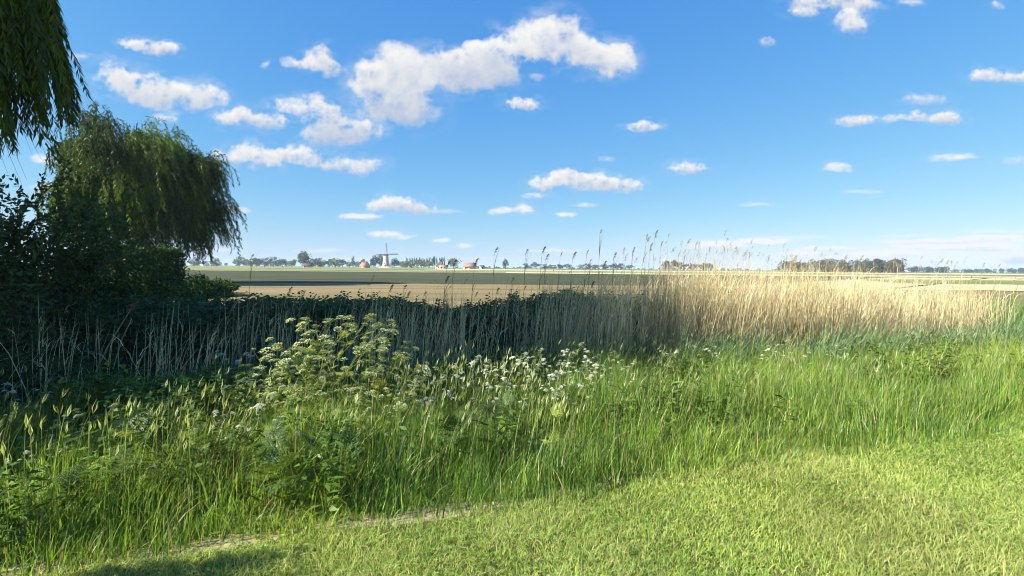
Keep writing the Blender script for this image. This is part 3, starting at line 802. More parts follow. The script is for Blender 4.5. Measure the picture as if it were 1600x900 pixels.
# near willow: the crown fills the air left of the frame, its front twigs hang into the top left corner
nw = weeping_willow('willow_tree', 'near willow whose long leafy twigs hang into the top left corner', (-12.8, 5.6, 0), (-12.3, 5.9, 7.1), 3.7, 3.4, 4.9, 2.3, 2600, (0.17, 0.045), 0.4, 9, M['willow_near'], 0.05, 16)
g = np.random.default_rng(21)
B = np.array((-12.8, 5.6, 0))
lb = MB(); lb.tube(np.array([(-11.4, 5.5, 5.0), (-9.0, 5.2, 5.7), (-7.6, 5.6, 6.2), (-6.3, 5.8, 6.0), (-5.5, 5.7, 5.6)]) - B, [.14, .11, .08, .05, .02], 8)
lb.build('limb', M['bark'], nw)
hb = MB(); tw = MB()
for i in range(150):
    u = g.uniform(0.0, 1.0)
    px0 = g.uniform(-110, 70); Yd = g.uniform(5.0, 6.3)
    s = at(px0, -60 - g.uniform(0, 70), Yd)
    endy = g.uniform(90, 225) * (1 if px0 > -20 else 1.05)
    if px0 > 35: endy = g.uniform(110, 205)
    e_ = at(px0 + g.uniform(25, 70), endy, Yd + g.uniform(-.2, .2))
    s, e_ = np.array(s), np.array(e_)
    tt = np.linspace(0, 1, 9)[:, None]
    p = s + (e_ - s) * tt + np.array((1, 0, 0)) * (0.10 * (tt ** 2 - tt)) * g.uniform(-.2, 1.2) + g.normal(size=3) * 0.02 * np.sin(tt * 5)
    cl = np.array((1, 1, 1)) * g.uniform(0.7, 1.3)
    if g.random() < 0.4: cl = cl * np.array((1.9, 1.7, 0.8))
    strand_leaves(hb, p - B, 50, 0.13, 0.021, cl, g, 0.5)
    tw.tube(p - B, 0.0022, 3)
    if g.random() < 0.22:                                         # bare tips trailing lower
        q = p[-1]; tail = np.array([q, q + (.05, 0, -.15), q + (.10 + g.uniform(0, .08), 0, -.3 - g.uniform(0, .12))])
        tw.tube(tail - B, [0.0022, .0018, .001], 3)
hb.build('hanging_leaves', M['willow_near'], nw); tw.build('hanging_twig', M['bark'], nw)

# ----------------------------------------------------------------------------- shrubs and hedge on the left
def broad_tree(label, x, y, h, r, seed):
    g = np.random.default_rng(seed); t = thing('shade_tree', label, 'tree', (x, y, 0))
    tb = MB(); tb.tube([(0, 0, -.3), (.1, 0, h * .2), (0, .1, h * .45)], [.45, .34, .25], 12); tr = tb.build('trunk', M['bark'], t)
    nl = 40; c = g.normal(size=(nl, 3)); c /= np.linalg.norm(c, axis=1)[:, None]; c *= g.uniform(.4, .85, (nl, 1))
    for i in range(0, nl, 2):
        lb = MB(); a = np.array((0, .1, h * .4)); e2 = c[i] * (r, r, h * .42) + (0, 0, h * .57)
        lb.tube([a, (a + e2) / 2 + (0, 0, .3), e2], [.13, .08, .02], 6); lb.build('limb', M['bark'], tr)
    n = 36000; k = g.integers(0, nl, n); d = g.normal(size=(n, 3)); d /= np.linalg.norm(d, axis=1)[:, None]
    P = (c[k] + d * g.uniform(.2, .34, nl)[k][:, None] * g.uniform(.3, 1, (n, 1)) ** .5) * (r, r, h * .42) + (0, 0, h * .57)
    b = MB(); b.leaves(P, d + g.normal(size=(n, 3)) * .7, .22 * g.uniform(.6, 1.3, n), .14, g.uniform(.7, 1.3, (nl, 1))[k] * np.ones((1, 3)), roll=g.normal(size=(n, 3)))
    b.build('crown', M['shrub'], t)
    return t
broad_tree('unseen broad leafy tree left of the near willow, shading the reeds', -17.5, 2.7, 17, 3.5, 71)  # out of view, placed and sized to cast shade over the reeds
def shrub(label, x, y, rx, ry, top, n, leaf, seed, material=None, spray=0.0, name='shrub'):
    g = np.random.default_rng(seed)
    t = thing(name, label, 'shrub', (x, y, float(gz(x, y)))); b = MB(); sb = MB()
    nl = 34
    c = g.normal(size=(nl, 3)); c /= np.linalg.norm(c, axis=1)[:, None]; c *= g.uniform(0.45, 0.95, (nl, 1))
    c[:, 2] = np.abs(c[:, 2]) * 1.0
    c[:10, 2] *= 0.3
    for i in range(nl):
        a = c[i] * (rx, ry, top * 0.96)
        sb.tube([(c[i, 0] * .15, c[i, 1] * .15, -.1), a * (.55, .55, .6), a * (1, 1, .97)], [0.03, .018, .006], 5)
    r = g.uniform(0.16, 0.36, nl)
    k = g.integers(0, nl, n); d = g.normal(size=(n, 3)); d /= np.linalg.norm(d, axis=1)[:, None]
    P = (c[k] + d * r[k][:, None] * g.uniform(0.3, 1.0, (n, 1)) ** .6) * (rx, ry, top)
    P[:, 2] = np.maximum(P[:, 2], 0.03)
    tint = g.uniform(0.7, 1.3, (nl, 1))[k] * g.uniform(0.75, 1.25, (n, 1)) * np.ones((1, 3))
    D = d + g.normal(size=(n, 3)) * 0.7 - np.array((0, 0, .2))
    b.leaves(P, D, leaf * g.uniform(.6, 1.3, n), leaf * .5 * g.uniform(.7, 1.2, n), tint, roll=g.normal(size=(n, 3)))
    if spray:
        for i in range(int(spray)):                                # loose upright sprays against the sky
            a = g.uniform(0, 6.28); rr = g.uniform(0, .8)
            s = np.array((rx * rr * math.cos(a), ry * rr * math.sin(a), top * g.uniform(.65, .9)))
            e2 = s + np.array((g.normal() * .3 + .15, g.normal() * .2, g.uniform(.35, .8)))
            p = s + (e2 - s) * np.linspace(0, 1, 6)[:, None]
            sb.tube(p[::2], [.008, .006, .003], 3)
            strand_leaves(b, p, 45, leaf * 1.1, leaf * .5, np.ones(3) * g.uniform(.8, 1.2), g, 0.9)
    b.build('foliage', material or M['shrub'], t); sb.build('stem', M['bark'], t)
    return t
shrub('tall dark shrub with loose leafy sprays at the left edge under the willow twigs', -7.6, 7.4, 1.5, 1.3, 2.75, 16000, .085, 1, spray=60)
shrub('dark bushy shrub between the tall left edge shrub and the clipped hedge', -8.3, 9.0, 1.7, 1.4, 3.0, 19000, .085, 2, spray=30)
shrub('broad dark shrub in front of the clipped hedge', -8.3, 10.4, 1.7, 1.5, 2.35, 16000, .085, 3, spray=14)
shrub('low dark rounded shrub at the right end of the left thicket', -7.0, 10.6, 1.2, 1.2, 1.45, 9000, .08, 4)
shrub('small dark shrub nearest the reeds in the left thicket', -6.3, 8.2, 1.0, 1.1, 1.25, 8000, .08, 5)
shrub('leafy dark shrub low at the left edge behind the white umbels', -6.6, 6.3, 1.2, 0.8, 1.3, 9000, .08, 6)
shrub('pale green bush at the edge of the tan field beyond the hedge', -16.5, 27.0, 1.6, 1.8, 1.1, 6000, .16, 7, M['hedge'])
shrub('low green bush on the left field corner right of the hedge', -15.6, 24.0, 1.6, 2.6, 0.75, 6000, .16, 8, M['hedge'])
shrub('unseen leafy green shrub left of the view, shading the lawn edge', -3.75, 1.72, 0.6, 0.30, 1.75, 5000, .07, 9, M['hedge'])  # out of view, stands there only for its shadow on the lawn
shrub('unseen leafy green shrub under the near willow, shading the left verge', -5.7, 3.3, 0.95, 1.0, 2.75, 8000, .08, 10, M['hedge'])  # out of view, placed to darken the left verge with its shadow

def hedge():
    g = np.random.default_rng(55)
    a, b_ = at(105, 400, 24), at(254, 402, 24)
    cx = (a.x + b_.x) / 2; L = b_.x - a.x; W = 2.0; H = 2.2
    t = thing('hedge', 'clipped green hedge with a sunlit flat top in front of the big willow', 'hedge', (cx, 24.5, 0), R(4))
    b = MB(); n = 26000
    P = np.stack([g.uniform(-L/2, L/2, n), g.uniform(-W/2, W/2, n), g.uniform(0.05, H, n)], 1)
    f = g.integers(0, 4, n)
    P[f == 0, 1] = -W/2 + g.normal(size=(f == 0).sum()) * .06; P[f == 1, 2] = H + g.normal(size=(f == 1).sum()) * .06
    P[f == 2, 0] = np.where(g.random((f == 2).sum()) < .5, -L/2, L/2) + g.normal(size=(f == 2).sum()) * .08
    P[:, 2] += 0.10 * np.sin(P[:, 0] * 1.3) + .05 * np.sin(P[:, 0] * 3.7)
    b.leaves(P, g.normal(size=(n, 3)) + (0, 0, .3), .13 * g.uniform(.7, 1.3, n), .08, g.uniform(.75, 1.25, (n, 1)) * np.ones((1, 3)), roll=g.normal(size=(n, 3)))
    b.build('foliage', M['hedge'], t)
    sb = MB()
    for i in range(14):
        x = -L/2 + L * (i + .5) / 14
        sb.tube([(x, 0, -.1), (x + g.normal() * .1, 0, 1.0), (x + g.normal() * .2, g.normal() * .2, 1.9)], [.05, .035, .012], 5)
    sb.build('stem', M['bark'], t)
hedge()

# ----------------------------------------------------------------------------- bank of nettles behind the reeds
def scatter(n, s0, s1, t0, t1, g):
    s = g.uniform(s0, s1, n); t = g.uniform(t0, t1, n)
    x, y = st(s, t)
    return s, t, x, y

def nettle_bank():
    g = np.random.default_rng(31); b = MB()
    n = 80000
    s, t, x, y = scatter(n, -9, 9.5, 6.7, 8.6, g)
    H = (0.90 + 0.20 * fbm(s * 0.8, t * 0.5, 4, 60) + 0.10 * fbm(s * 7, t * 5, 2, 62) - 0.22 * np.exp(-((s - 1.0) / 0.9) ** 2) + 0.06 * fbm(s * 4, t * 4, 2, 61)) * (1 - 0.5 * sstep(5.5, 9.5, s))
    edge = sstep(6.6, 7.2, t)
    u = g.uniform(0, 1, n) ** 0.6
    z = gz(x, y) * 0.3 + u * H * (0.35 + .65 * edge)
    P = np.stack([x, y, z], 1)
    a = g.uniform(0, 6.28, n)
    D = np.stack([np.cos(a), np.sin(a), g.uniform(-.6, .25, n)], 1)
    b.leaves(P, D, .085 * g.uniform(.6, 1.3, n), .045 * g.uniform(.7, 1.2, n), g.uniform(.65, 1.35, (n, 1)) * np.ones((1, 3)), roll=g.normal(size=(n, 3)) + (0, 0, .4))
    for i in range(420):                                           # single taller shoots break the outline
        ss, tt = g.uniform(-9, 6.5), g.uniform(6.7, 8.3); xx, yy = st(ss, tt)
        h0 = g.uniform(.75, 1.08) - .2 * math.exp(-((ss - 1) / .9) ** 2); q = int(g.integers(16, 30)); u = np.linspace(.55, 1, q); a = np.arange(q) * 2.2 + g.uniform(0, 6)
        b.leaves(np.stack([np.full(q, xx), np.full(q, yy), u * h0], 1), np.stack([np.cos(a), np.sin(a), g.uniform(-.5, .5, q)], 1), .13 * (1.3 - u * .7), .07 * (1.3 - u * .7), np.ones((q, 3)) * g.uniform(.8, 1.3), roll=g.normal(size=(q, 3)) + (0, 0, .5))
        b.blades(np.array([[xx, yy, 0.]]), h0, .012, np.array([0.]), .04, np.array((1.1, 1.1, .8)), 3)
    # stalks
    m = 2600
    s, t, x, y = scatter(m, -9, 9.5, 6.7, 8.5, g)
    b.blades(np.stack([x, y, gz(x, y)], 1), g.uniform(.7, 1.15, m), .012, g.uniform(0, 6.28, m), .1, np.array((1.1, 1.1, .8)), 3)
    tag(b.build('nettle_bank', M['nettle']), 'dark bank of nettles behind the shaded reeds at the field edge', 'nettles', kind='stuff')
nettle_bank()

# ----------------------------------------------------------------------------- reeds
def reed_height(s):
    h = np.interp(s, [-8, -4, 0, 2.2, 3.6, 5.5, 9, 12, 15.5], [1.1, 1.2, 1.4, 1.5, 1.8, 2.1, 1.95, 1.7, 1.4])
    return h
def tint_reed(n, g, pale=1.0):
    base = np.array([(0.69, 0.605, 0.37), (0.61, 0.525, 0.305), (0.78, 0.70, 0.455), (0.48, 0.39, 0.225)])
    return base[g.choice(4, n, p=[.36, .26, .2, .18])] * g.uniform(.8, 1.12, (n, 1)) * pale

def plume_into(b, tip, az, L, g, C, n=46):
    """nodding feathery panicle of a reed"""
    u = g.uniform(0, 1, n)
    d = np.array((math.cos(az), math.sin(az), 0))
    P = np.asarray(tip)[None] + d[None] * (L * 0.35 * (u ** 1.6))[:, None] + np.array((0, 0, 1.0)) * (L * (u - .35 * u ** 2) - .15 * L)[:, None]
    D = d[None] * 0.8 + np.array((0, 0, .45))[None] + g.normal(size=(n, 3)) * 0.42
    D[:, 2] -= 0.5 * u
    b.leaves(P, D, L * .36 * g.uniform(.5, 1.1, n) * (1.1 - .6 * u), L * .032, C * g.uniform(.7, 1.25, (n, 1)), roll=g.normal(size=(n, 3)), bend=.1)

def reed_bed():
    g = np.random.default_rng(41); b = MB(); pb = MB()
    # density rises along the ditch: loose stalks in the shade on the left, a closed stand in the sun
    segs = [(-7.5, -1, 620), (-1, 2.6, 430), (2.6, 4.2, 520), (4.2, 6.5, 1500), (6.5, 10, 2100), (10, 16.5, 2900)]
    for s0, s1, n in segs:
        s, t, x, y = scatter(n, s0, s1, 3.9, 7.0, g)
        clump = fbm(s * 1.7, t * 1.7, 3, 90)
        keep = clump > (-0.12 if s1 <= 3 else -0.35)
        keep &= s < 13.3 + 1.05 * (t - 3.9) + 1.2 * fbm(t * 2, s * 0 + 2.2, 2, 97)
        keep &= g.random(len(s)) > .72 * sstep(9.5, 13.4, s - 1.05 * (t - 3.9))
        s, t, x, y = s[keep], t[keep], x[keep], y[keep]; n = len(s)
        h = reed_height(s) * (1 + .10 * clump[keep]) * np.minimum(g.normal(.89, .095, n), 1.12) * np.where((s > 1.2) & (s < 7) & (g.random(n) < .05), g.uniform(1.04, 1.17, n), 1) * np.where(g.random(n) < .15, g.uniform(.5, .85, n), 1)
        z = gz(x, y)
        az = np.where(g.random(n) < .6, g.normal(0.2, .7, n), g.uniform(0, 6.28, n)); ln = np.abs(g.normal(0, .12, n)) + .30 * np.clip(fbm(s * .8, t * .8, 3, 95), 0, 1) + np.where(g.random(n) < .12, g.uniform(.1, .6, n), 0)
        C = tint_reed(n, g) * (1 + .22 * (1 - sstep(-3, 0, s)))[:, None]  # left end stalks coloured paler, painting in partial sun
        P = np.stack([x, y, z], 1)
        f = g.uniform(0, 3.14, n)
        wd = g.uniform(.006, .0105, n) * np.where(g.random(n) < .15, 1.6, 1)
        for df in (0, 1.57):                                       # two crossed strips give each stalk a body
            b.blades(P, h - z * .8, wd * (1 if df == 0 else .99), az, ln, C, 3, face=f + df, wpow=3.5)
        # dry leaves coming off the stalks
        m = int(n * 2.3)
        k = g.integers(0, n, m); u = g.uniform(.25, .95, m)
        dv = np.stack([np.cos(az[k]), np.sin(az[k]), np.zeros(m)], 1)
        Pl = P[k] + dv * (ln[k] * h[k] * u * u)[:, None] + np.array((0, 0, 1.)) * (h[k] * u)[:, None]
        la = np.where(g.random(m) < .7, g.normal(0.1, .6, m), g.uniform(0, 6.28, m))
        b.blades(Pl, g.uniform(.12, .34, m), g.uniform(.006, .013, m), la, g.uniform(.25, 1.3, m), C[k] * g.uniform(.85, 1.15, (m, 1)), 3)
        # small plumes on a share of the stalks
        tall = np.where((h > reed_height(s) * .98) & (g.random(n) < (.10 if s0 < 3 else .22)))[0]
        for i in tall:
            tip = P[i] + np.array((math.cos(az[i]), math.sin(az[i]), 0)) * ln[i] * h[i] + np.array((0, 0, (h[i] - z[i] * .8) * (1 - .45 * ln[i])))
            plume_into(pb, tip, g.normal(0.2, .6), g.uniform(.12, .2), g, np.array((.40, .29, .20)) * g.uniform(.6, 1.2), 18)
    tag(b.build('reed_bed', M['reed']), 'dense stand of dry straw coloured reeds along the ditch', 'reeds', kind='stuff')
    tag(pb.build('reed_flowers', M['plume']), 'small faded plumes of the dry reed stand', 'reed plumes', kind='stuff')
reed_bed()

# single tall reeds with plumes standing clear of the bed
TIPS = []
def reed_proto(seed, h, dark, lean):
    g = np.random.default_rng(seed)
    t = thing('reed', 'tall reed', 'reed', (0, 0, 0))
    sb = MB(); az = g.normal(.2, .4)
    q = np.linspace(0, 1, 6)[:, None]
    p = np.array((math.cos(az) * lean, math.sin(az) * lean, 0)) * h * q ** 1.6 + np.array((0, 0, h)) * q
    sb.tube(p, np.linspace(.0045, .0022, 6), 4, (.50, .40, .24) if not dark else (.33, .26, .17))
    sb.build('stem', M['reed'], t)
    lb = MB(); m = 5; u = g.uniform(.3, .85, m)
    Pl = np.stack([np.interp(u, np.linspace(0, 1, 6), p[:, i]) for i in range(3)], 1)
    lb.blades(Pl, g.uniform(.18, .34, m), .011, g.normal(.1, .7, m), g.uniform(.4, 1.1, m), np.array((.50, .40, .23)), 4)
    lb.build('leaf', M['reed'], t)
    TIPS.append((p[-1][0], p[-1][1]))
    pb = MB(); plume_into(pb, p[-1], az, .20 if dark else .24, g, np.array((.10, .07, .055)) if dark else np.array((.42, .29, .20)), 60)
    pb.build('plume', M['plume'], t)
    return t
protos = [reed_proto(1, 1.0, True, .05), reed_proto(2, 1.0, True, .12), reed_proto(3, 1.0, False, .10), reed_proto(4, 1.0, False, .22)]
used = set()
def place_reed(px, top, tt, k, label, group):
    v = ray(px, top); d = np.array((v.x, v.y)) / v.y
    # where the sight line meets ditch line t = tt
    k_ = (tt + ORG @ NRM) / (d @ NRM)
    x, y = d * k_
    ztop = CAM_H + v.z / v.y * y; z0 = float(gz(x, y))
    if k not in used: o = protos[k]; used.add(k)
    else: o = copy_tree(protos[k])
    h = ztop - z0 - .14
    o.location = (x - .10 * h, y, z0); o.rotation_euler = (0, 0, random.uniform(-.4, .4)); o.scale = (1, 1, h)
    # keep the plume from stretching
    for ch in o.children:
        if ch.name.startswith('plume'):
            q = random.uniform(.5, 1.0); tx, ty = TIPS[k]
            ch.scale = (q, q, q / h); ch.location = (tx * (1 - q), ty * (1 - q), 1 - q / h); ch.rotation_euler = (0, 0, 0)
    tag(o, label, 'reed', group)
GD = 'dark plumed reeds against the sky'
for px, top in [(838,376),(857,377),(884,372),(905,381),(928,370),(934,388),(951,390),(789,378),(1000,372),(975,380),(866,390)]:
    place_reed(px, top + random.uniform(2, 16), random.uniform(4.6, 6.2), random.choice([0, 1]), 'slender reed with a small dark plume standing against the middle sky', GD)
place_reed(957, 352, 5.2, 0, 'tallest dark plumed reed, reaching highest into the sky at the middle', None)
place_reed(407, 390, 5.5, 0, 'lone dark plumed reed before the trees left of the windmill', None)
place_reed(706, 402, 5.2, 1, 'dark plumed reed in front of the pale gabled farmhouse', None)
place_reed(722, 400, 5.6, 0, 'dark plumed reed in front of the long red barn', None)
place_reed(749, 400, 5.8, 1, 'dark plumed reed just right of the long red barn', None)
GS = 'short plumed reeds before the tan field'
for px, top in [(452,444),(471,447),(374,466),(640,440),(632,452),(575,452),(577,462),(612,440),(700,428),(810,428),(823,440),(780,446),(905,440),(860,448),(930,436),(350,470),(500,452),(540,456),(670,450),(745,450)]:
    place_reed(px, top, random.uniform(4.6, 6.6), random.choice([0, 1, 3]), 'short brown plumed reed sticking up before the tan field', GS)
GP = 'pale plumed reeds above the sunlit bed'
for px, top in [(1012,366),(1027,362),(1040,358),(1048,372),(1060,360),(1075,370),(1090,372),(1110,372),(1137,372),(1150,384),(1165,388),(1172,384),(1185,392),(1215,396),(1240,398),(1262,398),(1290,400),(1320,396),(1345,398),(1380,402),(1410,400),(1437,396),(1470,402),(1500,404),(1540,408),(1556,408),(1125,382),(1030,378),(1004,386),(990,384)]:
    place_reed(px, top, random.uniform(4.4, 6.6), random.choice([2, 3]), 'tall straw reed with a pale pinkish plume above the sunlit reed bed', GP)
place_reed(1480, 404, 5.0, 3, 'tall straw reed with a pale pinkish plume above the sunlit reed bed', GP)
for k in range(4):
    if k not in used: bpy.data.objects.remove(protos[k])

# thick broken stalks leaning at the left end
def broken_stalk(px0, py0, px1, py1, Y, label, plume=False):
    a, b_ = at(px0, py0, Y), at(px1, py1, Y + .05)
    t = thing('reed', label, 'reed', (a.x, a.y, a.z - .15)); o = Vector((a.x, a.y, a.z - .15))
    s = MB(); s.tube([(0, 0, 0), tuple((a - o) * .5 + (b_ - o) * .5), tuple(b_ - o)], [.009, .008, .006], 5, (.52, .41, .25)); s.build('stem', M['reed'], t)
    if plume:
        g = np.random.default_rng(8); p = MB(); plume_into(p, tuple(b_ - o), .6, .2, g, np.array((.34, .13, .07)), 90); p.build('plume', M['plume'], t)
broken_stalk(132, 600, 204, 484, 6.7, 'leaning pale reed with a rusty red plume before the dark shrubs', True)
broken_stalk(176, 560, 206, 498, 6.9, 'short pale stalk leaning beside the rusty plumed reed')

# ----------------------------------------------------------------------------- green reed shoots between grass and dry reeds
def green_reeds():
    g = np.random.default_rng(51); b = MB()
    n = 6500
    s, t, x, y = scatter(n, -2.5, 16.5, 3.0, 4.7, g)
    keep = fbm(s * .9, t * .9, 3, 120) + .25 * sstep(3, 8, s) > np.where(s < 2.5, .05, -.30)
    s, t, x, y = s[keep], t[keep], x[keep], y[keep]; n = len(s)
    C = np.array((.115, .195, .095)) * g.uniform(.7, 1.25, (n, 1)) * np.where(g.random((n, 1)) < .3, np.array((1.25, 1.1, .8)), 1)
    b.blades(np.stack([x, y, gz(x, y)], 1), g.uniform(.55, 1.15, n) * np.interp(s, [-3, 3, 16], [.75, 1.0, 1.0]), g.uniform(.014, .026, n), np.where(g.random(n) < .6, g.normal(0, .6, n), g.uniform(0, 6.28, n)), g.uniform(.1, .9, n), C, 5)
    n = 3200                                                        # far right end of the ditch
    s, t, x, y = scatter(n, 12.8, 22, 3.6, 7.5, g); kk = s > 12.8 + 1.0 * (t - 3.9); s, t, x, y = s[kk], t[kk], x[kk], y[kk]; n = len(s)
    C = np.array((.13, .20, .06)) * g.uniform(.75, 1.25, (n, 1))
    b.blades(np.stack([x, y, gz(x, y)], 1), g.uniform(1.0, 1.75, n), g.uniform(.018, .035, n), g.normal(0, .8, n), g.uniform(.1, .8, n), C, 4)
    n = 5200
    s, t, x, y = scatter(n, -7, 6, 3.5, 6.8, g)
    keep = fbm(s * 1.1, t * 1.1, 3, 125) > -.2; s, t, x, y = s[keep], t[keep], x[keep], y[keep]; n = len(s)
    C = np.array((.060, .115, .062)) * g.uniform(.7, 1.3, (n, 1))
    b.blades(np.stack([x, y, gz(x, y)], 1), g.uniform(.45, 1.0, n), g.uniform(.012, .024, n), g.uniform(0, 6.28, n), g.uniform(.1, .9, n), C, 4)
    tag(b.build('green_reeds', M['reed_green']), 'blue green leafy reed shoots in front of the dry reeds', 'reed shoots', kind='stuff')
green_reeds()

# ----------------------------------------------------------------------------- grasses
def edge_t(s):
    return 0.13 * fbm(s * .55, s * 0 + 3.3, 3, 140) + 0.10 * fbm(s * 2.3, s * 0 + 1.3, 2, 141)

def lawn():
    g = np.random.default_rng(61); b = MB()
    P = []
    for y0, y1, dens in [(1.6, 2.8, 9500), (2.8, 3.6, 9000), (3.6, 4.8, 6500), (4.8, 6.5, 4200), (6.5, 10, 2200)]:
        hw = y1 * 1.12 + .4
        n = int((hw + min(hw, 3.6)) * (y1 - y0) * dens)
        x = g.uniform(-min(hw, 3.6), hw, n); y = g.uniform(y0, y1, n)
        s, t = to_st(x, y)
        ok = (t < edge_t(s) + .40) & (t > -9)
        P.append(np.stack([x[ok], y[ok]], 1))
    P = np.concatenate(P)
    x, y = P[:, 0], P[:, 1]; s, t = to_st(x, y)
    patch = fbm(x * .8, y * .8, 4, 150); fine = fbm(x * 3.1, y * 3.1, 3, 151)
    bare = np.zeros(len(x))
    for s0, t0, rs, rt in SOIL: bare = np.maximum(bare, np.exp(-(((s - s0) / rs / 1.1) ** 2 + ((t - t0) / rt / 1.1) ** 2) ** 1.5))
    keep = g.random(len(x)) > np.clip(.72 * bare + np.clip(patch - .45, 0, 1) * .8, 0, .93)
    x, y, patch, fine, s, t, bare = [q[keep] for q in (x, y, patch, fine, s, t, bare)]; n = len(x)
    dist = np.hypot(x, y)
    h = (.032 + .034 * g.random(n) + .022 * fine) * (1 + .30 * np.clip(patch, -1, 1)) * np.where(g.random(n) < .05, 1.5, 1) * (1 - .5 * bare)
    h *= 1 + .25 * sstep(-.15, .2, t)
    fresh = np.array((.305, .425, .085)); dry = np.array((.56, .52, .24)); deep = np.array((.15, .255, .045)); yel = np.array((.39, .465, .10))
    w = sstep(-.15, .55, patch * .8 + fine * .6 + g.normal(size=n) * .25)[:, None]
    w2 = sstep(-.5, .5, fbm(x * .5 + 9, y * .5, 3, 153) + g.normal(size=n) * .3)[:, None]
    C = fresh * (1 - w2) + yel * w2
    C = C * (1 - w * .35) + dry * w * .35
    C = np.where(g.random((n, 1)) < .16, deep, C); C = np.where(g.random((n, 1)) < .08, dry * 1.1, C)
    C = C * g.uniform(.8, 1.2, (n, 1))
    P3 = np.stack([x, y, gz(x, y)], 1)
    az = fbm(x * 2.6, y * 2.6, 3, 154) * 5 + g.normal(0, 2.0, n)
    b.blades(P3, h, (.0024 + .0008 * dist) * g.uniform(.7, 1.3, n), az, g.uniform(.2, 1.6, n), C, 2)
    # mown clippings lying flat
    m = 12000
    xx = g.uniform(-3, 9, m); yy = g.uniform(1.6, 8, m); s, t = to_st(xx, yy)
    pc = fbm(xx * 1.3, yy * 1.3, 3, 160); ok = (t < edge_t(s) + .05) & (pc > -.05); xx, yy = xx[ok], yy[ok]; m = len(xx)
    P3 = np.stack([xx, yy, gz(xx, yy) + g.uniform(.012, .05, m)], 1)
    D = np.stack([g.normal(size=m), g.normal(size=m), g.normal(size=m) * .15], 1)
    b.leaves(P3, D, g.uniform(.03, .09, m), .0032, np.array((.55, .50, .27)) * g.uniform(.7, 1.2, (m, 1)), roll=np.tile((0, 0, 1.), (m, 1)) + g.normal(size=(m, 3)) * .3, bend=.02)
    tag(b.build('mown_grass', M['lawn']), 'short mown sunlit yellow green grass in the foreground', 'grass', kind='stuff')
lawn()

def clover():
    g = np.random.default_rng(66); b = MB(); n = 15000
    x = g.uniform(-2.5, 8, n); y = g.uniform(1.7, 6.5, n); s, t = to_st(x, y)
    ok = (t < edge_t(s) + .1) & (fbm(x * 1.1 + 4, y * 1.1, 4, 163) + .12 * g.normal(size=n) > .26); x, y = x[ok], y[ok]; n = len(x)
    z = gz(x, y) + g.uniform(.02, .05, n); a0 = g.uniform(0, 6.28, n); r = g.uniform(.010, .018, n); C = np.array((.20, .33, .065)) * g.uniform(.75, 1.3, (n, 1))
    for k in range(3):
        a = a0 + k * 2.094
        b.leaves(np.stack([x, y, z], 1), np.stack([np.cos(a), np.sin(a), g.uniform(-.1, .4, n)], 1), r, r * .95, C, roll=np.tile((0, 0, 1.), (n, 1)) + g.normal(size=(n, 3)) * .25)
    tag(b.build('clover', M['lawn']), 'patches of small clover leaves in the mown grass', 'clover', kind='stuff')
clover()

